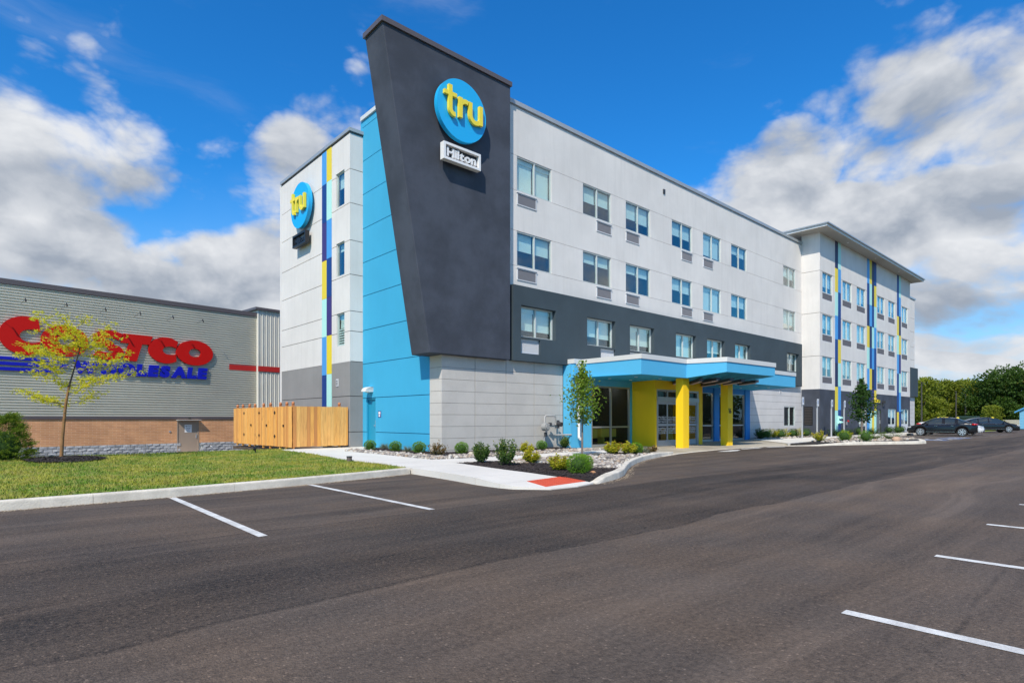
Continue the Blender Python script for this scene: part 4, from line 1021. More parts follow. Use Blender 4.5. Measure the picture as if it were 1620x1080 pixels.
m.build('corrugated_cladding', clad_v, wh_, kind='stuff')
def mat_brick():
    M = bpy.data.materials.new('tan_brick'); M.use_nodes = True; g = G(M.node_tree); b = M.node_tree.nodes['Principled BSDF']
    pos = g.n('ShaderNodeNewGeometry').outputs['Position']
    x, y, z = g.sep(pos)[0:3]; uv = g.comb(g.m('ADD', g.m('MULTIPLY', x, cc), g.m('MULTIPLY', y, cs_)), z, 0.0)
    br = g.n('ShaderNodeTexBrick'); g.put(br.inputs['Vector'], uv); br.inputs['Scale'].default_value = 1.0
    br.inputs['Brick Width'].default_value = .40; br.inputs['Row Height'].default_value = .10; br.inputs['Mortar Size'].default_value = .006
    br.inputs['Color1'].default_value = (.64, .31, .14, 1); br.inputs['Color2'].default_value = (.54, .25, .115, 1); br.inputs['Mortar'].default_value = (.70, .50, .34, 1)
    f = g.step(g.noise(pos, .8, 5, .6), .3, .7, .85, 1.12); g.put(b.inputs['Base Color'], g.mix(1.0, br.outputs[0], g.comb(f, f, f), 'MULTIPLY')); b.inputs['Roughness'].default_value = .85
    return M
brick = mat_brick()
MB().fbox(FC, U0, -.62, -.20, 1.34, -.01, .06).fbox(FC, .70, 9.4, -.20, 1.34, -.01, .06).fbox(FC, -.62, .70, 1.24, 1.34, -.01, .06).build('brick_wall', brick, wh_)
MB().fbox(FC, U0, 4.53, 1.34, 1.50, -.01, .12).build('base_flashing', coping_d, wh_)
sf = mat('split_face_stone', (.46, .46, .47), .9, .35, 3, 1.0, 9, fine=.2)
rr = random.Random(12); m = MB()
for r_ in range(4):
    u = -13.0 - (.2 if r_ % 2 else 0)
    while u < 4.6:
        if not (-.75 < u < .62):
            v0 = -.90 + r_ * .175; j = lambda: rr.uniform(-.03, .03)
            c4 = [(u + .01, v0 + .006), (u + .39, v0 + .006), (u + .39, v0 + .169), (u + .01, v0 + .169)]
            vs = [FC(a, b, 0) for a, b in c4] + [FC(a, b, .075 + j() * .5) for i, (a, b) in enumerate(c4)] + [FC(u + .2 + j() * 2, v0 + .09 + j(), .10 + j() * .6)]
            m.add(vs, [(0, 1, 5, 4), (1, 2, 6, 5), (2, 3, 7, 6), (3, 0, 4, 7), (4, 5, 8), (5, 6, 8), (6, 7, 8), (7, 4, 8)])
        u += .40
m.build('split_face_stone', sf, wh_, kind='stuff')
dbr = mat('door_taupe', (.33, .25, .19), .5, .06, .8)
dr = MB().fbox(FC, -.55, .63, -.82, 1.18, .0, .05).build('door', dbr, wh_)
MB().fbox(FC, -.62, -.55, -.87, 1.24, -.0, .08).fbox(FC, .63, .70, -.87, 1.24, -.0, .08).fbox(FC, -.55, .63, 1.18, 1.24, 0, .08).build('door_frame', dbr, dr)
MB().fbox(FC, .52, .57, .1, .35, .05, .09).build('handle', steel, dr)
MB().fbox(FC, -.66, .74, 1.26, 1.29, .06, .42).build('drip_cap', coping_w, dr)
nt = MB().fbox(FC, -.15, .27, .48, .98, .05, .058).build('notice', sign_w, dr)
MB().fbox(FC, -1.05, .95, -.90, -.84, .05, 1.2).build('door_step', conc, wh_)
t_m = mat('notice_ink', (.10, .03, .04), .6); 
for txt, v0, h, hw_ in (('FIRE EXIT', .86, .06, .17), ('PLEASE', .74, .06, .13), ("DON'T", .63, .06, .10), ('BLOCK', .52, .06, .10)):
    letters(txt, FC, .06 - hw_, .06 + hw_, v0, v0 + h, .0585, .061, t_m, nt, offset=.0, name='print')
MB().tube([FC(.1, 1.44, .12), FC(.1, 1.40, .22)], .06, 10).build('wall_light', dkgrey, wh_)
MB().tube([FC(-1.03, .55, .06), FC(-1.03, .55, .10)], .06, 12).build('round_plate', steel, wh_)
MB().tube([FC(1.4, -.4, .1), FC(1.4, -.45, .22), FC(1.55, -.65, .3)], .02, 6).build('hose_tap', steel, wh_)
# red band and lamps
MB().fbox(FC, 2.65, 4.50, 4.72, 5.09, .05, .09).fbox(FC, 4.52, 9.4, 4.72, 5.09, .33, .37).build('red_band', mat('red_band', (.45, .02, .015), .45), wh_)
lampm = dkgrey
for i, u in enumerate((-10.15, -8.36, -6.58, -4.76, -3.0, -1.2, .55)):
    L_ = empty('sign_lamp', FC(u, 7.65, .05), ['first', 'second', 'third', 'fourth', 'fifth', 'sixth', 'last'][i] + ' gooseneck lamp above the red letters, counted from the left', 'wall lamp', 'gooseneck lamps above the store sign')
    MB().tube([FC(u, 7.62, .05), FC(u + .0, 7.66, .5), FC(u + .05, 7.72, 1.0)], .009, 6).build('arm', lampm, L_)
    MB().tube([FC(u + .05, 7.80, .98), FC(u + .05, 7.62, 1.12)], [.025, .04], 10).build('lamp_head', black_m, L_)
# store sign letters
sgn = empty('store_sign', FC(-4, 4.8, .1), 'large red COSTCO letters over blue WHOLESALE letters on the corrugated wall', 'sign')
def strip2(fr, A, B, w0, w1, closed=False):
    mb = MB(); n = len(A); vs = []
    for q in (A, B):
        for w in (w0, w1): vs += [fr(p[0], p[1], w) for p in q]
    fs = []
    for i in range(n if closed else n - 1):
        j = (i + 1) % n
        fs += [(n + i, 3 * n + i, 3 * n + j, n + j), (i, j, 2 * n + j, 2 * n + i), (i, n + i, n + j, j), (2 * n + i, 2 * n + j, 3 * n + j, 3 * n + i)]
    if not closed: fs += [(0, 2 * n, 3 * n, n), (n - 1, 2 * n - 1, 4 * n - 1, 3 * n - 1)]
    mb.add(vs, fs); return mb
LW0, LW1 = .10, .26
strip2(FC, arc(-8.17, 5.88, 1.13, 1.05, 62, 300, 30), arc(-7.92, 5.88, .52, .37, 45, 315, 30), LW0, LW1).build('letter', red_m, sgn)
strip2(FC, arc(-6.45, 5.76, 1.09, .87, 0, 360, 40)[:-1], arc(-6.40, 5.76, .38, .28, 0, 360, 40)[:-1], LW0, LW1 - .01, True).build('letter', red_m, sgn)
Sp = arc(-4.30, 6.10, .62, .29, 28, 268, 14) + arc(-4.42, 5.34, .62, .27, 88, -158, 14)[1:]
sb_ = MB(); sb_.ribbon(FC, Sp, .215, LW0, LW1); sb_.build('letter', red_m, sgn)
MB().fprism(FC, [(-3.60, 6.50), (-2.04, 6.47), (-2.22, 5.94), (-2.62, 5.94), (-2.92, 4.87), (-3.62, 4.89), (-3.32, 5.94), (-3.76, 5.94)], LW0, LW1 - .005).build('letter', red_m, sgn)
strip2(FC, arc(-1.30, 5.68, .98, .82, 45, 307, 28), arc(-1.05, 5.68, .44, .27, 40, 320, 28), LW0, LW1).build('letter', red_m, sgn)
strip2(FC, arc(.41, 5.66, 1.12, .81, 0, 360, 40)[:-1], arc(.41, 5.66, .37, .28, 0, 360, 40)[:-1], LW0, LW1 - .01, True).build('letter', red_m, sgn)
for (a, b, c, d) in ((-11.2, -6.46, 4.53, 4.70), (-11.4, -6.30, 4.24, 4.42), (-11.6, -6.95, 3.95, 4.13)):
    MB().fprism(FC, [(a, c), (b - .05, c), (b, d), (a, d)], .10, .2).build('blue_bar', blue_m, sgn)
letters('WHOLESALE', FC, -6.05, 1.2, 3.96, 4.72, .10, .24, blue_m, sgn, offset=.074, shear=.12)

# ------------------------------------------------------------------ timber enclosure
def mat_wood():
    M = bpy.data.materials.new('cedar_board'); M.use_nodes = True; g = G(M.node_tree); b = M.node_tree.nodes['Principled BSDF']
    pos = g.n('ShaderNodeNewGeometry').outputs['Position']; r = g.n('ShaderNodeObjectInfo').outputs['Random']
    off = g.vm('ADD', g.vm('MULTIPLY', pos, (6.0, 6.0, .55)), g.comb(g.m('MULTIPLY', r, 40), g.m('MULTIPLY', r, 17), r))
    gr = g.noise(off, 3.0, 6, .6, .6)
    rp_ = g.n('ShaderNodeValToRGB'); e = rp_.color_ramp.elements; e[0].color = (.82, .36, .07, 1); e[1].color = (.92, .47, .13, 1); q = e.new(.82); q.color = (.84, .45, .13, 1); q = e.new(.88); q.color = (.56, .22, .06, 1); e[1].position = .5
    g.put(rp_.inputs[0], r)
    c = g.mix(g.step(gr, .42, .72, 0, .45), rp_.outputs[0], (.36, .15, .045, 1))
    kn = g.n('ShaderNodeTexVoronoi'); g.put(kn.inputs['Vector'], g.vm('MULTIPLY', off, (.5, .5, 2.2))); kn.inputs['Scale'].default_value = 1.0
    c = g.mix(g.step(kn.outputs['Distance'], .05, .12, .8, 0), c, (.16, .06, .02, 1))
    g.put(b.inputs['Base Color'], c); b.inputs['Roughness'].default_value = .75
    return M
wood = mat_wood()
fx, fy, fz0, fz1 = 9.07, 23.2, .23, 1.86
fn = empty('timber_enclosure', (fx, fy, .13), 'new cedar board bin enclosure with round finials beside the grey stair wing', 'fence')
fa, fb = front(fy), left(fx); rr = random.Random(21)
x = fx + .02
while x < 11.43:
    w_ = .138; MB().fbox(fa, x, min(x + w_, 11.44), fz0 + rr.uniform(-.01, .01), fz1 + rr.uniform(-.003, .003), rr.uniform(0, .004), .022 + rr.uniform(0, .006)).build('board', wood, fn); x += w_ + .005
y = fy + .02
while y < 30.5:
    MB().fbox(fb, -(y + .138), -y, fz0 - .02 - .05 * (y - fy) * .1 + rr.uniform(-.01, .01), fz1 + rr.uniform(-.003, .003), rr.uniform(0, .010), .020 + rr.uniform(0, .012)).build('board', wood, fn); y += .146 + (.03 if abs(y - 26.05) < .07 or abs(y - 28.05) < .07 else 0)
m = MB()
for z in (.45, 1.05, 1.65): m.box(fx + .03, fy + .03, z, 11.43, fy + .07, z + .09).box(fx + .03, fy + .07, z, fx + .07, 30.5, z + .09)
m.build('rail', wood, fn)
wd = mat('finial_copper', (.48, .17, .065), .6); hd = mat('hinge_black', (.02, .012, .01), .5)
for px_, py_ in [(9.12, 23.9 + .0), (9.12, 24.6), (9.12, 25.75), (9.12, 26.6), (9.12, 27.7), (9.12, 28.45), (9.12, 29.4), (9.12, 30.2), (9.14, 23.3), (11.12, 23.32)]:
    ps = MB().box(px_ - .045, py_ - .045, .08, px_ + .045, py_ + .045, 1.88).build('post', wood, fn)
    MB().ell((px_, py_, 1.98), .065, .065, .075, 10, 7).box(px_ - .05, py_ - .05, 1.885, px_ + .05, py_ + .05, 1.925).build('finial', wd, ps)
for yy in (25.05, 26.95, 29.0):
    for zz_ in (.62, 1.62):
        MB().fbox(fb, -yy - .11, -yy + .11, zz_ - .015, zz_ + .015, .03, .04).fbox(fb, -yy - .03, -yy + .03, zz_ - .07, zz_ + .07, .03, .045).build('hinge', hd, fn)
for yy in (24.05, 26.0, 28.0):
    MB().fbox(fb, -yy - .05, -yy + .04, 1.03, 1.12, .03, .06).build('latch', hd, fn)
bed([(9.08, 23.2), (11.5, 23.2), (11.5, 30.8), (9.08, 30.8)], .02, asph, 'service_pad')

# grit and dry leaves caught along the kerbs
rr = random.Random(44); mb = MB()
def grit(x, y, z=.003):
    a = rr.uniform(0, 6.3); l = rr.uniform(.006, .022); w_ = l * rr.uniform(.4, .9); h_ = rr.uniform(.002, .012); c1, s1 = cos(a), sin(a)
    mb.add([(x + c1 * l, y + s1 * l, z), (x - s1 * w_, y + c1 * w_, z), (x - c1 * l, y - s1 * l, z), (x + s1 * w_, y - c1 * w_, z), (x, y, z + h_)], [(0, 1, 4), (1, 2, 4), (2, 3, 4), (3, 0, 4)])
for k in range(900):
    x = rr.uniform(-1.0, 7.6); grit(x, kerb_y(x) - abs(rr.gauss(0, .07)) - .01)
for k in range(500):
    i = rr.randrange(len(K2) - 1); t = rr.random(); p = Vector(K2[i]).lerp(Vector(K2[i + 1]), t); grit(p.x + abs(rr.gauss(0, .05)), p.y - abs(rr.gauss(0, .08)) - .02)
mb.build('grit', mat('grit_buff', (.34, .27, .19), .9), label='dry leaf bits and grit lying along the kerb edge', cat='grit', kind='stuff')
# ------------------------------------------------------------------ plants
def mat_leaf(name, ca, cb, cc_=None, trans=.35):
    M = bpy.data.materials.new(name); M.use_nodes = True; g = G(M.node_tree); b = M.node_tree.nodes['Principled BSDF']; out = M.node_tree.nodes['Material Output']
    t = g.n('ShaderNodeAttribute', attribute_name='tone').outputs['Fac']
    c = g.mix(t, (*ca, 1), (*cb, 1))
    if cc_: c = g.mix(g.step(t, .86, .90), c, (*cc_, 1))
    g.put(b.inputs['Base Color'], c); b.inputs['Roughness'].default_value = .55; b.inputs['Specular IOR Level'].default_value = .25
    tr = g.n('ShaderNodeBsdfTranslucent'); g.put(tr.inputs[0], g.mix(1.0, c, (1.3, 1.35, .6, 1), 'MULTIPLY'))
    mx = g.n('ShaderNodeMixShader'); mx.inputs[0].default_value = trans
    g.nt.links.new(b.outputs[0], mx.inputs[1]); g.nt.links.new(tr.outputs[0], mx.inputs[2]); g.nt.links.new(mx.outputs[0], out.inputs[0])
    return M
L_ball = mat_leaf('leaf_bright', (.065, .17, .012), (.20, .36, .03))
L_dark = mat_leaf('leaf_dark', (.018, .05, .010), (.055, .12, .018))
L_leafy = mat_leaf('leaf_rhododendron', (.03, .075, .018), (.11, .19, .035), (.28, .30, .05))
L_gold = mat_leaf('leaf_gold', (.13, .19, .015), (.66, .56, .03), (.30, .12, .03))
L_red = mat_leaf('leaf_bronze', (.06, .08, .02), (.30, .16, .07), (.35, .28, .06))
L_silver = mat_leaf('leaf_silver', (.14, .15, .11), (.32, .34, .26))
L_maple = mat_leaf('leaf_maple', (.055, .13, .014), (.28, .38, .04), (.30, .26, .05))
L_locust = mat_leaf('leaf_locust', (.34, .37, .02), (.76, .68, .05), (.80, .56, .04), .45)
L_jun = mat_leaf('leaf_juniper', (.035, .085, .010), (.22, .31, .03), (.34, .36, .05))
L_farA = mat_leaf('leaf_far_yellow', (.09, .13, .014), (.33, .35, .035), (.42, .38, .05))
L_farB = mat_leaf('leaf_far_dark', (.025, .06, .012), (.10, .17, .022), (.19, .15, .035))
bark = mat('bark_grey', (.22, .18, .15), .9, .3, 9, .6, 30); bark_b = mat('bark_brown', (.30, .155, .06), .85, .3, 8, .5, 30); bark_d = mat('bark_dark', (.05, .04, .035), .9)

class Leaves:
    def __init__(s, seed): s.r = random.Random(seed); s.mb = MB(); s.t = []
    def leaf(s, p, l, w, tone, d=None, fold=.25):
        r = s.r
        d = Vector(d) if d is not None else Vector((r.gauss(0, 1), r.gauss(0, 1), r.gauss(0, .7)))
        d.normalize(); n = d.cross(Vector((r.gauss(0, 1), r.gauss(0, 1), r.gauss(0, 1)))).normalized(); p = Vector(p); u = d.cross(n)
        a, b, c, e = p, p + d * l * .45 + n * w * .5 + u * w * fold, p + d * l, p + d * l * .45 - n * w * .5 + u * w * fold
        k = len(s.mb.v); s.mb.v += [tuple(a), tuple(b), tuple(c), tuple(e)]; s.mb.f.append((k, k + 1, k + 2, k + 3)); s.mb.mi.append(0); s.mb.sm.append(False)
        tt = min(1, max(0, tone + r.uniform(-.22, .22))); s.t += [tt] * 4
    def build(s, name, m_, parent, **k):
        o = s.mb.build(name, m_, parent, local=True, **k); at = o.data.attributes.new('tone', 'FLOAT', 'POINT'); at.data.foreach_set('value', s.t); return o

def shrub(kind, seed, R_=.22, H_=.4):
    """returns (leaves, stems) in local coordinates"""
    L = Leaves(seed); r = L.r; st = MB()
    if kind == 'ball':
        for k in range(1500):
            v = Vector((r.gauss(0, 1), r.gauss(0, 1), r.gauss(0, 1))).normalized(); q = R_ * (1 - .28 * r.random() ** 2) * (1 + .07 * mnoise.noise(v * 2.2 + Vector((seed, 0, 0))))
            p = Vector((v.x * q, v.y * q, R_ * .85 + v.z * q * .88)); 
            if p.z < .01: continue
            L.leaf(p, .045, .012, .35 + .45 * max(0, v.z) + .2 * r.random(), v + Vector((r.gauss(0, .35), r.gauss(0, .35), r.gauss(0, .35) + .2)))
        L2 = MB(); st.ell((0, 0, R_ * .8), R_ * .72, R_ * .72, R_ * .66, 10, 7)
    elif kind in ('leafy', 'gold', 'red'):
        n = {'leafy': 26, 'gold': 20, 'red': 16}[kind]
        for k in range(n):
            a = r.uniform(0, 6.28); sp = r.random() ** .6 * R_; hh = H_ * r.uniform(.55, 1.05) * (1 - .25 * (sp / R_) ** 2)
            tip = Vector((cos(a) * sp, sin(a) * sp, hh)); base = Vector((cos(a) * .03, sin(a) * .03, 0)); mid = base.lerp(tip, .5) + Vector((cos(a), sin(a), 0)) * .05
            st.tube([base, mid, tip], [.006, .005, .002], 4, cap=False)
            for i in range({'leafy': 58, 'gold': 60, 'red': 36}[kind]):
                t = r.uniform(.22, 1.0); p = base.lerp(mid, t * 2) if t < .5 else mid.lerp(tip, t * 2 - 1)
                p = p + Vector((r.gauss(0, .028), r.gauss(0, .028), r.gauss(0, .02)))
                L.leaf(p, r.uniform(.045, .075), r.uniform(.026, .042), .15 + .65 * t * r.random() + .2 * t, (r.gauss(0, .7), r.gauss(0, .7), .5 + r.gauss(0, .4)))
    elif kind == 'silver':
        for k in range(260):
            a = r.uniform(0, 6.28); e = r.uniform(.15, 1.0); L.leaf((cos(a) * .03, sin(a) * .03, .02), R_ * r.uniform(.8, 1.3), .008, .5, (cos(a) * (1 - e * .7), sin(a) * (1 - e * .7), e), 0)
        st.tube([(0, 0, 0), (0, 0, .05)], .02, 5)
    elif kind == 'spread':
        for k in range(26):
            a = r.uniform(0, 6.28); ln = R_ * r.uniform(.5, 1.1); tip = Vector((cos(a) * ln, sin(a) * ln * .8, H_ * r.uniform(.3, 1)))
            st.tube([(0, 0, 0), tip], [.006, .002], 4, cap=False)
            for i in range(34):
                t = r.uniform(.15, 1.05); p = tip * t + Vector((r.gauss(0, .04), r.gauss(0, .04), r.gauss(0, .03) + .02)); p.z = max(p.z, .01)
                L.leaf(p, .06, .022, .2 + .6 * r.random() * t, (cos(a), sin(a), .6 + r.gauss(0, .4)))
    return L, st
LM = dict(ball=L_ball, leafy=L_leafy, gold=L_gold, red=L_red, silver=L_silver, spread=L_jun, dark=L_leafy)
PROTO = {}
def plant(kind, x, y, z, label, cat='shrub', R_=.2, H_=.4, group=None, m_=None, sc_=1.0, seed=None, sz=1.0):
    key = (kind, round(R_, 2), round(H_, 2), m_.name if m_ else '')
    t = empty({'ball': 'round_shrub', 'leafy': 'leafy_shrub', 'gold': 'golden_shrub', 'red': 'bronze_shrub', 'silver': 'silver_grass', 'spread': 'low_juniper'}[kind], (x, y, z), label, cat, group)
    if key not in PROTO:
        L, st = shrub(kind, len(PROTO) * 7 + 1, R_, H_)
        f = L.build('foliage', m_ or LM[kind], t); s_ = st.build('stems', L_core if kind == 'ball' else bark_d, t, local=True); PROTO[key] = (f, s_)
    else:
        for o in PROTO[key]:
            c = o.copy(); col.objects.link(c); c.parent = t
    t.rotation_euler[2] = random.uniform(0, 6.28); t.scale = (sc_, sc_, sc_ * sz)
    return t
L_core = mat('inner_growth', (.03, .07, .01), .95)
GB = 'round green shrubs in the planting beds'
for x, y, sc_, lb_ in ((11.15, 20.7, 1.0, 'round green shrub in front of the teal door'), (11.4, 19.2, 1.0, 'round green shrub at the blue wall, next after the one by the teal door'),
                  (11.5, 17.75, 1.05, 'round green shrub at the blue wall, nearest the block corner'), (12.35, 16.35, 1.05, 'round green shrub by the block wall, just right of the corner'),
                  (16.3, 16.35, .95, 'round green shrub below the gas meter pipes'), (9.85, 8.72, 1.12, 'large bright round green shrub nearest the red ramp plate'),
                  (10.35, 9.0, 1.0, 'round green shrub half hidden behind the big one near the ramp'), (16.95, 12.3, 1.0, 'round green shrub between golden shrubs before the yellow wall')):
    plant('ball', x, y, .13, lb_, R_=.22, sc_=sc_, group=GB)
for x, y, lb_ in ((36.0, 16.35, 'first round shrub along the pale block wall, nearest the canopy'), (37.4, 16.1, 'round shrub under the dark low window, its left side'), (39.3, 16.1, 'round shrub under the right edge of the low window'), (40.9, 15.9, 'round shrub beside the first parking sign post'),
               (34.9, 11.55, 'left of the two round shrubs on the stone island'), (35.2, 10.6, 'right of the two round shrubs on the stone island'), (50.2, 15.55, 'round shrub beneath the ground floor window behind the island tree'), (57.9, 15.6, 'round shrub right of the grey side door'), (60.2, 15.6, 'left round shrub below the last ground floor window'), (61.4, 15.6, 'right round shrub below the last ground floor window')):
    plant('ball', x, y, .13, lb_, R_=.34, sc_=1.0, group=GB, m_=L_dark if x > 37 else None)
for x, y, lb_ in ((11.95, 21.0, 'small silver grass tuft right of the teal door'), (11.5, 18.5, 'small silver grass tuft midway along the blue wall'), (17.3, 12.25, 'silver grass tuft at the right end of the near bed')):
    plant('silver', x, y, .13, lb_, 'ornamental grass', R_=.22, group='silver grass tufts')
plant('red', 10.75, 15.55, .13, 'bronze and green shrub in front of the block corner', R_=.30, H_=.48)
plant('leafy', 10.15, 12.55, .13, 'leafy green shrub at the left tip of the near bed', R_=.30, H_=.54)
plant('leafy', 10.1, 11.45, .12, 'largest leafy green shrub, in the near mulch bed', R_=.36, H_=.72)
GG = 'golden yellow shrubs'
for x, y, s_, lb_ in ((14.2, 15.0, 1.0, 'golden shrub against the block wall behind the walk'), (11.15, 11.6, 1.0, 'golden shrub just right of the largest leafy shrub'), (10.05, 9.5, .95, 'golden shrub left of the big round shrub near the ramp'), (16.2, 12.75, 1.1, 'left golden shrub before the storefront glass'), (16.5, 12.3, 1.05, 'golden shrub next to the round shrub before the yellow wall')):
    plant('gold', x, y, .12, lb_, R_=.27, H_=.42, sc_=s_, group=GG)
plant('red', 17.75, 12.25, .12, 'dark bronze shrub at the end of the near bed by the kerb', R_=.25, H_=.30)
plant('leafy', 17.75, 16.45, .14, 'thin young shrub below the downspout', R_=.2, H_=.5)
plant('leafy', 34.9, 16.2, .13, 'dark leafy shrub beside the blue entrance pier', R_=.45, H_=.7, m_=L_dark)
for x, y, lb_ in ((36.7, 16.3, 'golden shrub between round shrubs under the pale block wall'), (38.3, 16.2, 'golden shrub below the dark low window'), (39.9, 16.0, 'golden shrub left of the first parking sign post'), (33.3, 12.2, 'golden shrub at the left tip of the stone island'), (36.0, 11.9, 'golden shrub beside the island tree')):
    plant('gold', x, y, .13, lb_, R_=.42, H_=.62, group=GG)
for x, y, lb_ in ((44.9, 15.5, 'dark low shrub by the wing corner'), (46.0, 15.5, 'dark low shrub left of the mint hose connection'), (47.2, 15.5, 'dark low shrub right of the mint hose connection'), (52.6, 15.6, 'low shrub at the right edge of the wide colour stripe'), (54.0, 15.6, 'low shrub directly left of the grey side door'), (38.8, 10.4, 'low juniper at the right end of the island'), (37.9, 11.0, 'low juniper in the middle of the island')):
    plant('spread', x, y, .13, lb_, R_=.62, H_=.5, m_=L_dark if x > 43 else None, group='low spreading shrubs')
plant('leafy', 66.0, 15.5, .13, 'green bush at the far end of the hotel wing', R_=.6, H_=.9, m_=L_dark)

# --- saplings and trees
def sapling(name, x, y, z, label, H_, crown0, cw, leaf, lm, bk, seed, nb=16, nl=70, lsz=.055, up=.8, trunk_r=.035, lean=(0, 0), group=None, narrow=1.0):
    t = empty(name, (x, y, z), label, 'tree', group); r = random.Random(seed); L = Leaves(seed); tr = MB()
    top = Vector((lean[0], lean[1], H_ * .97)); tr.tube([(0, 0, 0), tuple(top * .35), tuple(top * .7 + Vector((.02, 0, 0))), tuple(top)], [trunk_r, trunk_r * .8, trunk_r * .5, .005], 8); tr.build('trunk', bk, t, local=True)
    br = MB()
    for k in range(nb):
        f = k / (nb - 1); zb_ = crown0 + (H_ * .92 - crown0) * f; a = k * 2.4 + r.uniform(-.5, .5)
        prof_ = math.sin(pi * min(1, .18 + f * .85)) ** .7; ln = cw * prof_ * r.uniform(.75, 1.1) * (1 - .35 * f)
        b0 = top * (zb_ / H_ * 1.0); b0.z = zb_ * .92
        tip = b0 + Vector((cos(a) * ln, sin(a) * ln, ln * up + .1)); mid = b0.lerp(tip, .5) + Vector((0, 0, -.04))
        br.tube([tuple(b0), tuple(mid), tuple(tip)], [.012, .008, .003], 5, cap=False)
        for i in range(nl):
            tt = r.uniform(.2, 1.08); p = b0.lerp(mid, tt * 2) if tt < .5 else mid.lerp(tip, tt * 2 - 1)
            sp = .055 + .075 * tt; p = p + Vector((r.gauss(0, sp), r.gauss(0, sp), r.gauss(0, sp * .9)))
            L.leaf(p, lsz * r.uniform(.7, 1.2), lsz * r.uniform(.5, .8), .2 + .5 * r.random() + .2 * f)
    for i in range(nl * 2):
        p = top * r.uniform(.8, 1.03); p += Vector((r.gauss(0, .05), r.gauss(0, .05), 0)); L.leaf(p, lsz, lsz * .7, .6)
    br.build('branches', bk, t, local=True); L.build('crown', lm, t); return t
sapling('maple_sapling', 14.2, 12.4, .13, 'slender green maple sapling in front of the white downspout', 3.08, 1.15, .62, None, L_maple, bark, 5, nb=26, nl=74, lsz=.095, up=.45, trunk_r=.036)
sapling('maple_tree', 38.2, 11.7, .13, 'dark green young tree on the stone island by the wing', 3.62, 1.1, .85, None, L_dark, bark, 8, nb=24, nl=62, lsz=.16, up=.5, trunk_r=.07)
# honey locust with layered sprays
yt = empty('locust_sapling', (1.67, 22.3, .16), 'yellow-leaved sapling on the lawn in front of the red store letters', 'tree')
S_ = 17.7 / 922.0
def loc(px, py, dd=0.0):                       # offset in metres from the trunk foot: right, depth, up
    a = (px - 97) * S_; h = (725 - py) * S_
    return Vector((RT[0] * a + FW[0] * dd, RT[1] * a + FW[1] * dd, h))
tr = MB(); spine = [loc(97, 725), loc(99, 690), loc(104, 640), loc(109, 612), loc(117, 585), loc(124, 560), loc(128, 545), loc(124, 515)]
tr.tube(spine[:4], [.052, .045, .038, .032], 8, cap=False); tr.build('trunk', bark_b, yt, local=True)
tr = MB(); tr.tube(spine[3:], [.030, .022, .017, .012, .005], 6, cap=False)
L = Leaves(17); r = L.r
sprays = [((104, 640), (22, 617), .3), ((104, 640), (60, 622), -.5), ((102, 645), (85, 632), .1), ((104, 640), (148, 622), .2), ((107, 625), (160, 606), -.5), ((110, 610), (204, 589), .25), ((112, 600), (175, 598), -.3),
          ((112, 600), (58, 590), -.2), ((114, 592), (50, 575), .4), ((110, 610), (75, 604), .6), ((118, 585), (52, 566), -.4), ((118, 580), (48, 548), .3), ((124, 562), (62, 552), -.6), ((124, 560), (56, 525), .2), ((126, 550), (75, 510), -.3),
          ((128, 545), (90, 500), .3), ((128, 545), (60, 497), 0), ((124, 515), (133, 502), .1), ((128, 545), (115, 505), -.5), ((128, 548), (165, 512), .3), ((126, 556), (188, 533), -.2), ((124, 562), (185, 557), .5), ((122, 570), (196, 570), 0), ((118, 582), (160, 575), .7), ((126, 552), (145, 530), -.7), ((126, 552), (100, 530), .8), ((120, 575), (90, 560), -.9), ((126, 550), (150, 545), .4), ((124, 560), (110, 545), .2)]
for (p0, p1, dd) in sprays:
    a, b = loc(*p0), loc(*p1, dd); mid = a.lerp(b, .5) + Vector((0, 0, -.08)); tr.tube([tuple(a), tuple(mid), tuple(b)], [.011, .007, .003], 5, cap=False); ln = (b - a).length
    for i in range(int(24 + 36 * ln)):
        t = r.uniform(.25, 1.05); p = a.lerp(mid, t * 2) if t < .5 else mid.lerp(b, t * 2 - 1)
        side = Vector((RT[0], RT[1], 0)) * r.gauss(0, .11) + Vector((FW[0], FW[1], 0)) * r.gauss(0, .13) + Vector((0, 0, r.gauss(.02, .055)))
        q = p + side; d_ = (b - a).normalized() * .5 + Vector((r.gauss(0, .7), r.gauss(0, .7), r.gauss(-.1, .35)))
        for j in range(5): L.leaf(q + Vector((r.gauss(0, .024), r.gauss(0, .024), r.gauss(0, .018))), .074, .027, .45 + .35 * r.random(), d_ + Vector((r.gauss(0, .3), r.gauss(0, .3), r.gauss(0, .2))))
tr.build('branches', bark_d, yt, local=True); L.build('crown', L_locust, yt)
# big juniper at the left edge
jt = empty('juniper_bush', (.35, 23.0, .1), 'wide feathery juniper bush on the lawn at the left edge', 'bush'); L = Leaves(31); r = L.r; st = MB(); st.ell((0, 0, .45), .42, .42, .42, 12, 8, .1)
for k in range(620):
    z_ = .04 + 1.25 * r.random() ** 1.1; R0 = .92 * (1 - (z_ / 1.5) ** 1.7); a = r.uniform(0, 6.28); base = Vector((cos(a) * R0 * .55, sin(a) * R0 * .55, z_)); dr_ = Vector((cos(a), sin(a), .35 + .5 * z_)).normalized(); ln = r.uniform(.22, .42)
    for i in range(26):
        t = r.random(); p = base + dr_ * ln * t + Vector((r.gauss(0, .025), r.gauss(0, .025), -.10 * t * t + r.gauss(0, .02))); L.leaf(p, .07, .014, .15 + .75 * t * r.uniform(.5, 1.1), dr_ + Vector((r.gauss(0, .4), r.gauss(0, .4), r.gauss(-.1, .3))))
st.build('stems', L_core, jt, local=True); L.build('foliage', L_jun, jt)

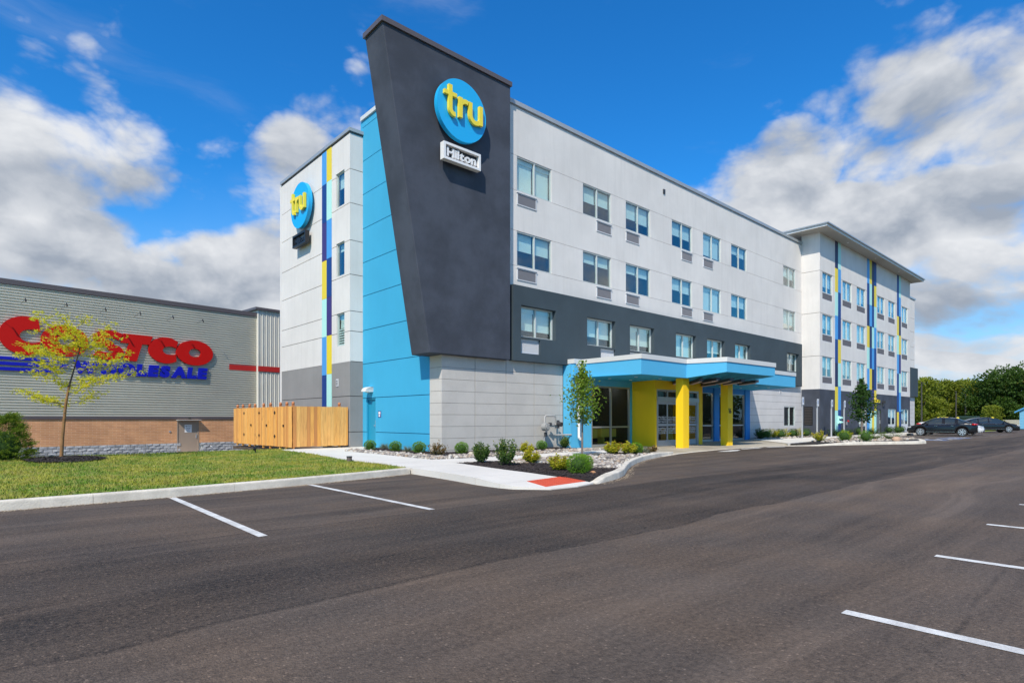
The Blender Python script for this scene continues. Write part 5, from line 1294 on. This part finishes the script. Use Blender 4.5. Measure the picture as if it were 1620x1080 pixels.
# far trees
def far_tree_mesh(seed, H_, R_, m_, z0=.12):
    L = Leaves(seed); r = L.r
    cl = []
    for k in range(46):
        f = r.random(); a = r.uniform(0, 6.28); zz_ = H_ * (z0 + (1 - z0) * f); pr = math.sin(pi * (.12 + .80 * f)) ** .6; q = R_ * pr * sqrt(r.random()) * .85
        cl.append((Vector((cos(a) * q, sin(a) * q, zz_ * .93)), R_ * r.uniform(.20, .38)))
    for c, q in cl:
        tn = r.uniform(.1, .75)
        for i in range(125):
            v = Vector((r.gauss(0, 1), r.gauss(0, 1), r.gauss(0, 1))).normalized(); p = c + Vector((v.x, v.y, v.z * .72)) * q * (.65 + .4 * r.random())
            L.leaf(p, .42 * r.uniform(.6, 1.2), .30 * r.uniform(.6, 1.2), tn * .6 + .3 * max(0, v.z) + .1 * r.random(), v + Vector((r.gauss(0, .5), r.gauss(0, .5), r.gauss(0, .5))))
    return L
def atp(px, d_, z=0.0): a = (px - 810) / 922.0; return (FW[0] * d_ + RT[0] * a * d_, FW[1] * d_ + RT[1] * a * d_, z)
protos = []
for i, (H_, R_, m_) in enumerate(((8.6, 3.6, L_farA), (9.2, 4.2, L_farA), (9.8, 4.6, L_farB), (10.8, 5.2, L_farB))):
    t = empty('broadleaf_tree', (0, 0, -5), None, 'tree'); L = far_tree_mesh(50 + i, H_, R_, m_); L.build('crown', m_, t)
    k = MB(); k.tube([(0, 0, 0), (.1, 0, H_ * .3), (0, .1, H_ * .7)], [.22, .17, .06], 7); k.tube([(.1, 0, H_ * .3), (R_ * .4, .3, H_ * .6)], [.12, .04], 5); k.build('trunk', bark_d, t, local=True); protos.append(t)
FT_ = [(1447, 112, 0, 1.0, 'pale yellow-green tree just past the far corner of the hotel'), (1462, 100, 0, 1.0, 'yellow-green tree behind the tall dark post'), (1480, 118, 2, .92, 'tree behind the black sedan bonnet, mid green'), (1498, 104, 1, .92, 'bright yellow-green tree above the yellow bollards'), (1519, 112, 1, .98, 'tallest yellow-green tree, above the black sedan roof'),
       (1538, 103, 0, .95, 'yellow-green tree right of the thin posts'), (1556, 116, 2, .92, 'dark tree between the yellow-green row and the tall trees'), (1576, 96, 2, .98, 'dark green tree with rusty top left of the tallest trees'), (1600, 98, 3, .96, 'large dark green tree behind the second black car'), (1632, 92, 3, .98, 'large dark tree above the blue shed'),
       (1668, 96, 3, 1.0, 'dark tree beyond the blue shed'), (1715, 100, 2, 1.05, 'outer dark tree right of the shed'), (1570, 84, 0, .42, 'low yellow-green shrub tree behind the second black car')]
used = set()
for px, d_, k, s_, lb_ in FT_:
    if k in used: o = copy_tree(protos[k])
    else: o = protos[k]; used.add(k)
    o.location = atp(px, d_, -.4); o.rotation_euler[2] = px * 1.7; o.scale = (s_, s_, s_); o['label'] = lb_; o['category'] = 'tree'; o['group'] = 'trees behind the far car park'
# distant tree belts (one mass each) that also show in the glazing
L = Leaves(77); r = L.r
for k in range(5200):
    x = r.uniform(-60, 190); h_ = 9 + 3 * mnoise.noise(Vector((x * .08, 2, 0))) + 1.5 * mnoise.noise(Vector((x * .3, 5, 0))); zz_ = h_ * r.random() ** .8
    L.leaf((x, -62 + r.gauss(0, 2.0), zz_ - .8), 1.5, 1.2, .2 + .5 * r.random() * zz_ / h_)
for k in range(3800):
    a = r.uniform(-.18, .42); d_ = 150 + r.gauss(0, 5); px = 1640 + a * 900; h_ = 9 + 3 * mnoise.noise(Vector((px * .02, 9, 0))); p = atp(px, d_); L.leaf((p[0], p[1], h_ * r.random() - 1), 1.7, 1.3, .2 + .5 * r.random())
L.build('far_treeline', L_farB, None, label='far belt of dark green trees along the edge of the car park', cat='trees', kind='stuff')
MB().prism([(-60, -58), (190, -58), (190, -45), (-60, -45)], -.4, .03).build('verge', lawn_m, kind='structure')
MB().prism([(78, 12.5), (200, 12.5), (200, 69), (78, 69)], -.4, .02).build('verge', lawn_m, kind='structure')

# ------------------------------------------------------------------ street furniture
post_m = mat('sign_post_grey', (.52, .53, .55), .4, metal=.3); spn = mat('sign_back', (.60, .61, .63), .45)
ord_ = ['first', 'second', 'third', 'fourth', 'fifth']
wh = ['before the pale block wall edge', 'before the charcoal wing corner', 'left of the first colour stripe', 'right of the first colour stripe', 'beside the wide colour stripe']
for k, (x, y, zt_) in enumerate(((37.9, 14.95, 2.72), (40.2, 14.92, 2.66), (42.75, 14.95, 2.66), (45.2, 14.97, 2.66), (49.9, 15.0, 2.66))):
    t = empty('parking_sign', (x, y, .14), 'thin grey parking sign post ' + wh[k] + ', ' + ord_[k] + ' from the left', 'sign post', 'parking sign posts along the pavement')
    MB().box(x - .035, y - .035, .14, x + .035, y + .035, zt_ - .1).build('post', post_m, t)
    s_ = MB().box(x - .155, y - .055, zt_ - .48, x + .155, y - .045, zt_).build('sign_plate', spn, t)
    MB().box(x - .05, y - .058, zt_ - .34, x + .05, y - .0555, zt_ - .12).build('symbol', paint_b, s_)
# gas meter assembly
gy = 16.98; gm = empty('gas_meter', (17.5, gy, .14), 'grey gas meter with looping pipes on the block wall left of the blue storefront wall', 'gas meter')
q = MB(); q.tube([(17.10, gy, 1.0), (17.10, gy, 1.42), (17.14, gy, 1.48), (17.70, gy, 1.48), (17.76, gy, 1.42), (17.76, gy, .70)], .035, 8); q.tube([(17.08, gy, .14), (17.08, gy, .75)], .03, 8); q.tube([(17.74, gy, .68), (18.46, gy - .25, .68)], .035, 8); q.tube([(18.1, gy - .1, .66), (18.38, gy - .3, .14)], .022, 6); q.tube([(17.20, gy - .06, 1.14), (17.5, gy - .06, 1.10), (17.72, gy - .06, 1.12)], .035, 8); q.build('pipes', pipe_g, gm)
MB().tube([(17.02, gy - .03, 1.02), (17.02, gy - .24, 1.02)], [.165, .15], 14).tube([(17.02, gy - .24, 1.02), (17.02, gy - .28, 1.02)], .10, 12).build('meter_body', mat('meter_grey', (.30, .30, .29), .45), gm)
MB().tube([(17.80, gy - .10, 1.16), (17.80, gy - .30, 1.12)], [.10, .095], 12).tube([(17.80, gy - .1, .96), (17.80, gy - .1, 1.30)], .06, 8).build('regulator', dkgrey, gm)
MB().tube([(17.36, gy - .06, 1.20), (17.36, gy - .06, 1.06)], .07, 8).tube([(17.10, gy - .05, .62), (17.10, gy - .05, .80)], .06, 8).build('valve', dkgrey, gm)
# small things in the grass
sp_ = empty('garden_spotlight', (7.15, 21.7, .14), 'small black spotlight in the grass in front of the timber enclosure', 'spotlight')
MB().tube([(7.15, 21.7, .12), (7.15, 21.7, .26)], .02, 6).build('spike', black_m, sp_); MB().tube([(7.10, 21.65, .26), (7.19, 21.8, .34)], [.05, .065], 10).build('lamp_head', black_m, sp_)
vb = empty('valve_cap', (7.82, 15.75, .14), 'short dark capped pipe stub at the lawn edge beside the walkway', 'pipe stub'); MB().tube([(7.82, 15.75, .12), (7.82, 15.75, .24)], .075, 12, smooth=False).build('pipe', mat('stub_brown', (.12, .09, .08), .7), vb); MB().tube([(7.82, 15.75, .24), (7.82, 15.75, .27)], .082, 12, smooth=False).build('cap', dkgrey, vb)
def boulder(x, y, z, s_, c, lb_, seed):
    o = MB(); o.ell((x, y, z + s_ * .35), s_, s_ * .75, s_ * .6, 9, 6, .12, seed); o = o.build('boulder', mat('boulder_' + c[0], c[1], .85, .25, 8, .5, 20), label=lb_, cat='rock'); return o
boulder(37.4, 9.75, .10, .30, ('tan', (.55, .36, .24)), 'tan boulder at the front edge of the stone island', 3)
boulder(14.55, 12.15, .12, .16, ('dark', (.10, .10, .09)), 'dark rounded rock at the foot of the maple sapling', 4)
boulder(12.0, 15.35, .12, .15, ('buff', (.60, .52, .40)), 'buff boulder in the stone strip below the block wall', 5)
boulder(10.15, 8.55, .10, .09, ('orange', (.52, .26, .12)), 'small orange rock beside the big round shrub', 6)
# distant posts, bollards, bin, shed
dp = mat('dark_pole', (.05, .045, .04), .7)
for px, d_, h_, lb_ in ((1458, 96, 7.3, 'tallest dark post just past the end of the hotel'), (1512.5, 98, 5.9, 'dark post behind the black sedan roof'), (1527.5, 98, 5.4, 'shorter dark post right of the other by the trees')):
    x, y, _ = atp(px, d_); t = empty('lamp_post', (x, y, 0), lb_, 'post', 'dark posts by the trees'); MB().tube([(x, y, 0), (x, y, h_)], [.14, .09], 8).build('pole', dp, t); MB().box(x - .3, y - .1, h_, x + .12, y + .1, h_ + .12).build('lamp_head', dp, t)
for k, (px, lb_) in enumerate(((1484.5, 'yellow bollard behind the sedan windscreen'), (1490.5, 'yellow bollard second from the left behind the sedan'), (1495.5, 'left yellow bollard of the close pair behind the sedan'), (1498.5, 'right yellow bollard of the close pair behind the sedan'), (1515, 'lone yellow bollard left of the green bin'), (1570, 'yellow bollard behind the second black car'))):
    x, y, _ = atp(px, 76); t = empty('yellow_bollard', (x, y, 0), lb_, 'bollard', 'yellow bollards behind the cars'); MB().tube([(x, y, 0), (x, y, 1.50)], .17, 12, smooth=False).build('post', yel, t); MB().ell((x, y, 1.50), .17, .17, .10, 12, 6).build('cap', yel, t)
bx, by, _ = atp(1532, 78); t = empty('waste_bin', (bx, by, 0), 'dark green steel waste container behind the black sedan', 'container'); gn = mat('bin_green', (.02, .045, .035), .5)
MB().add([(bx - 1.2, by - .7, .15), (bx + 1.2, by - .7, .15), (bx + 1.2, by + .7, .15), (bx - 1.2, by + .7, .15), (bx - 1.4, by - .9, 1.5), (bx + 1.4, by - .9, 1.5), (bx + 1.4, by + .9, 1.5), (bx - 1.4, by + .9, 1.5)], [(3, 2, 1, 0), (4, 5, 6, 7), (0, 1, 5, 4), (1, 2, 6, 5), (2, 3, 7, 6), (3, 0, 4, 7)]).build('body', gn, t)
MB().box(bx - 1.45, by - .95, 1.5, bx + 1.45, by + .95, 1.75).build('lid', gn, t)
x0, y0, _ = atp(1588, 84); x1, y1, _ = atp(1613, 82); t = empty('picket_fence', (x0, y0, 0), 'low weathered pale picket fence beside the blue shed', 'fence'); pk = mat('picket_pale', (.55, .52, .45), .8)
for k in range(18):
    f = k / 17; x, y = x0 + (x1 - x0) * f, y0 + (y1 - y0) * f; MB().box(x - .06, y - .05, .05, x + .06, y + .05, 1.22).build('picket', pk, t)
MB().add([(x0, y0, .9), (x1, y1, .9), (x1, y1, 1.0), (x0, y0, 1.0), (x0 + .05, y0 + .05, .9), (x1 + .05, y1 + .05, .9), (x1 + .05, y1 + .05, 1.0), (x0 + .05, y0 + .05, 1.0)], [(0, 1, 2, 3), (7, 6, 5, 4), (3, 2, 6, 7)]).build('rail', pk, t)
sx, sy, _ = atp(1613, 74); sh = empty('blue_shed', (sx, sy, 0), 'small light blue clapboard shed at the right edge', 'shed'); bl_ = mat('clapboard_blue', (.16, .42, .60), .7); rfb = mat('shed_trim_blue', (.06, .28, .55), .6)
vx_ = Vector((sx, sy)).normalized(); ux_, uy_ = vx_.y, -vx_.x; FSH = lambda u, v, w: (sx + u * ux_ - w * vx_.x, sy + u * uy_ - w * vx_.y, v)
for k in range(14):
    w_ = min(3.6, (3.55 - (k * .2)) * 9) if k * .2 > 2.2 else 3.6
    c0 = max(0, (k * .2 - 2.2) / .55); MB().fbox(FSH, 0 + c0 * .9, 4.6 - c0 * .9, .1 + k * .2, .1 + k * .2 + .19, -.05, .02 + .012 * (k % 2)).build('clapboard', bl_, sh)
MB().fprism(FSH, [(0, .1), (4.6, .1), (4.6, 2.3), (2.3, 3.7), (0, 2.3)], -4.0, -.06).build('shed_body', bl_, sh)
MB().fprism(FSH, [(-.5, 2.10), (2.3, 3.72), (5.1, 2.10), (5.1, 2.28), (2.3, 3.92), (-.5, 2.28)], -4.2, .35).build('shed_roof', rfb, sh)

# ------------------------------------------------------------------ cars
def make_car(name, loc, rz, label, paint, L_=4.85, W_=1.84, H_=1.46, wb=2.84, r_=.335, front_=1.0, roof_=None, lights='tail'):
    """x forward; local origin on the ground at mid length"""
    t = empty(name, loc, label, 'car', rz=rz)
    xr, xf = -wb / 2 - .02, wb / 2 - .02; hl = L_ / 2; N = 64; hw = W_ / 2
    def interp(tab, x):
        for (a, va), (b, vb_) in zip(tab, tab[1:]):
            if a <= x <= b:
                f = (x - a) / (b - a); f = f * f * (3 - 2 * f) * .5 + f * .5; return va + (vb_ - va) * f
        return tab[0][1] if x < tab[0][0] else tab[-1][1]
    k = L_ / 4.85
    deck = [(-2.42 * k, .80), (-2.36 * k, 1.00), (-2.15 * k, 1.08), (-1.7 * k, 1.11), (-1.0 * k, 1.0), (.7 * k, .98), (1.2 * k, .97), (1.7 * k, .90), (2.15 * k, .78), (2.36 * k, .64), (2.42 * k, .52)]
    belt = [(-2.42 * k, .76), (-2.3 * k, .94), (-1.6 * k, .99), (0, .93), (1.2 * k, .90), (1.8 * k, .82), (2.25 * k, .68), (2.42 * k, .50)]
    wide = [(-2.42 * k, .62), (-2.3 * k, .78), (-2.0 * k, .90), (-1.2 * k, 1.0), (1.3 * k, 1.0), (1.9 * k, .94), (2.2 * k, .84), (2.36 * k, .68), (2.42 * k, .5)]
    mb = MB(); mb.smooth = True; rows_ = []
    for i in range(N + 1):
        x = -hl + L_ * i / N; w_ = hw * interp(wide, x); zb_ = .21 + (.12 if abs(x) > hl - .12 else 0)
        for xw in (xr, xf):
            d_ = abs(x - xw); ra = r_ + .055
            if d_ < ra: zb_ = max(zb_, r_ + sqrt(ra * ra - d_ * d_))
        zt_ = interp(belt, x); zd = interp(deck, x); zs = max(zb_ + .02, .45)
        prof_ = [(0, zb_ if zb_ < .3 else .3), (w_ * .80, zb_), (w_ * .985, zb_ + .01), (w_ * 1.0, max(zs, zb_ + .02)), (w_ * .995, (max(zs, zb_ + .02) + zt_) / 2 + .02), (w_ * .955, zt_), (w_ * .90, zt_ + (zd - zt_) * .5 + .015), (w_ * .6, zd - .01), (0, zd)]
        rows_.append([(x, y, z) for y, z in prof_])
    M_ = len(rows_[0])
    for s_ in (1, -1):
        vs = [(x, y * s_, z) for rw in rows_ for x, y, z in rw]; fs = []
        for i in range(N):
            for j in range(M_ - 1):
                q = (i * M_ + j, (i + 1) * M_ + j, (i + 1) * M_ + j + 1, i * M_ + j + 1); fs.append(q if s_ > 0 else q[::-1])
        mb.add(vs, fs)
    mb.smooth = False
    for e in (0, N):
        vs = [(x, y, z) for x, y, z in rows_[e]] + [(x, -y, z) for x, y, z in rows_[e][::-1]]; mb.add(vs, [tuple(range(len(vs)))])
    body = mb.build('body', paint, t, local=True)
    roofl = [(-1.92 * k, 1.06), (-1.55 * k, 1.22), (-1.05 * k, H_ - .06), (-.45 * k, H_ - .005), (.1 * k, H_), (.45 * k, H_ - .05), (.85 * k, 1.28), (1.32 * k, .99)] if roof_ is None else roof_
    xs = [roofl[0][0] + (roofl[-1][0] - roofl[0][0]) * i / 30 for i in range(31)]
    gb_ = MB(); gb_.smooth = True; gr = []
    for x in xs:
        zr = interp(roofl, x); zt_ = interp(belt, x) + .0; f = max(0, min(1, (zr - zt_) / (H_ - zt_))); wb_ = hw * interp(wide, x) * .925; wt = wb_ - .23 * f
        gr.append([(x, wb_, zt_), (x, wb_ - .02, zt_ + .02), (x, wt + .03, zr - .07 * f), (x, wt - .04, zr - .02 * f), (x, wt * .5, zr + .012), (x, 0, zr + .018)])
    for s_ in (1, -1):
        vs = [(x, y * s_, z) for rw in gr for x, y, z in rw]; fs = []; mi = []
        for i in range(30):
            for j in range(5):
                q = (i * 6 + j, (i + 1) * 6 + j, (i + 1) * 6 + j + 1, i * 6 + j + 1); fs.append(q if s_ > 0 else q[::-1]); xm = (xs[i] + xs[i + 1]) / 2 / k
                gl_ = (j == 1 and -1.62 < xm < 1.0 and not (-.25 < xm < -.13) and not (-1.12 < xm < -1.0)) or (j >= 3 and (xm > .50 or xm < -1.12) and xm > -1.75)
                mi.append(1 if gl_ else 0)
        b0 = len(gb_.f); gb_.add(vs, fs)
        for a, v_ in enumerate(mi): gb_.mi[b0 + a] = v_
    gb_.build('cabin', [paint, car_gl], t, local=True)
    ch = MB(); 
    for s_ in (1, -1): ch.tube([(-1.6 * k, s_ * hw * .935, .985), (0, s_ * hw * .945, .94), (1.1 * k, s_ * hw * .93, .92)], .012, 5); ch.box(-.95 * k, s_ * (hw - .005), .33, 1.0 * k, s_ * (hw + .006), .36)
    ch.build('chrome_trim', chrome, t, local=True)
    for x in (.55, -.55):
        for s_ in (1, -1): MB().box(x * k - .32, s_ * (hw * .985), .80, x * k - .14, s_ * (hw * .985 + .035), .83).build('door_handle', chrome, t, local=True)
    for s_ in (1, -1): MB().ell((.92 * k, s_ * (hw + .06), 1.0), .09, .10, .065, 8, 6).build('wing_mirror', paint, t, local=True)
    for x in (xr, xf):
        for s_ in (1, -1):
            y = s_ * (hw - .12); w_ = MB()
            w_.tube([(x, y - s_ * .11, r_), (x, y + s_ * .10, r_)], r_, 24, smooth=False); tyre = w_.build('wheel', tyre_m, t, local=True)
            rm = MB(); rm.tube([(x, y + s_ * .09, r_), (x, y + s_ * .112, r_)], r_ * .30, 12, smooth=False)
            for a in range(7):
                an = 2 * pi * a / 7; c1, s1_ = cos(an), sin(an); nx, nz = -s1_ * .035, c1 * .035
                P = [(x + c1 * r_ * .2 + nx, r_ + s1_ * r_ * .2 + nz), (x + c1 * r_ * .68 + nx * .8, r_ + s1_ * r_ * .68 + nz * .8), (x + c1 * r_ * .68 - nx * .8, r_ + s1_ * r_ * .68 - nz * .8), (x + c1 * r_ * .2 - nx, r_ + s1_ * r_ * .2 - nz)]
                rm.add([(a_, y + s_ * .101, b_) for a_, b_ in P] + [(a_, y + s_ * .112, b_) for a_, b_ in P], [(0, 1, 2, 3), (7, 6, 5, 4), (0, 4, 5, 1), (2, 6, 7, 3), (1, 5, 6, 2)])
            ring = [(x + r_ * q_ * cos(2 * pi * a / 24), y + s_ * .108, r_ + r_ * q_ * sin(2 * pi * a / 24)) for q_ in (.64, .72) for a in range(24)]
            rm.add(ring, [(a, (a + 1) % 24, 24 + (a + 1) % 24, 24 + a) for a in range(24)]); rm.build('rim', rim_m, tyre, local=True)
    for s_ in (1, -1):
        MB().ell((hl - .30, s_ * hw * .70, .68), .24, .16, .07, 10, 6).build('headlight', lamp_gl, t, local=True)
        MB().ell((-hl + .20, s_ * hw * .74, .92), .20, .18, .085, 10, 6).build('tail_light', tail_m, t, local=True)
    MB().box(hl - .10, -.40, .34, hl + .0, .40, .52).build('grille', black_m, t, local=True)
    MB().box(-hl + .1, -hw * .8, .22, hl - .15, hw * .8, .34).build('underbody', black_m, t, local=True)
    return t
def car_paint(name, c):
    return mat(name, c, .22, coat=.35, spec=.35)
car_gl = mat('car_glass', (.02, .03, .035), .05, spec=1.0); chrome = mat('chrome', (.6, .6, .62), .15, metal=1.0); tyre_m = mat('tyre', (.015, .015, .016), .85); rim_m = mat('alloy_rim', (.62, .62, .64), .25, metal=.7)
lamp_gl = mat('headlight_glass', (.55, .57, .60), .1, metal=.3); tail_m = mat('tail_light_red', (.45, .01, .01), .2)
make_car('black_sedan', (56.72, 11.65, 0), rad(90 + 7), 'black sedan with red tail light parked nose to the pavement', car_paint('paint_black', (.008, .008, .010)), L_=4.55, wb=2.66)
make_car('white_sedan', (61.0, 11.95, 0), rad(-90 + 6), 'white car mostly hidden behind the black sedan', car_paint('paint_white', (.62, .63, .64)), L_=4.6)
make_car('black_hatchback', (74.9, 11.6, 0), rad(-58), 'black hatchback with silver wheels facing right beside the blue shed', car_paint('paint_black2', (.010, .010, .012)), L_=5.1, wb=2.9, H_=1.52,
         roof_=[(-2.30, 1.04), (-1.9, 1.22), (-1.2, 1.42), (-.5, 1.50), (.05, 1.49), (.5, 1.40), (.95, 1.20), (1.5, .97)])
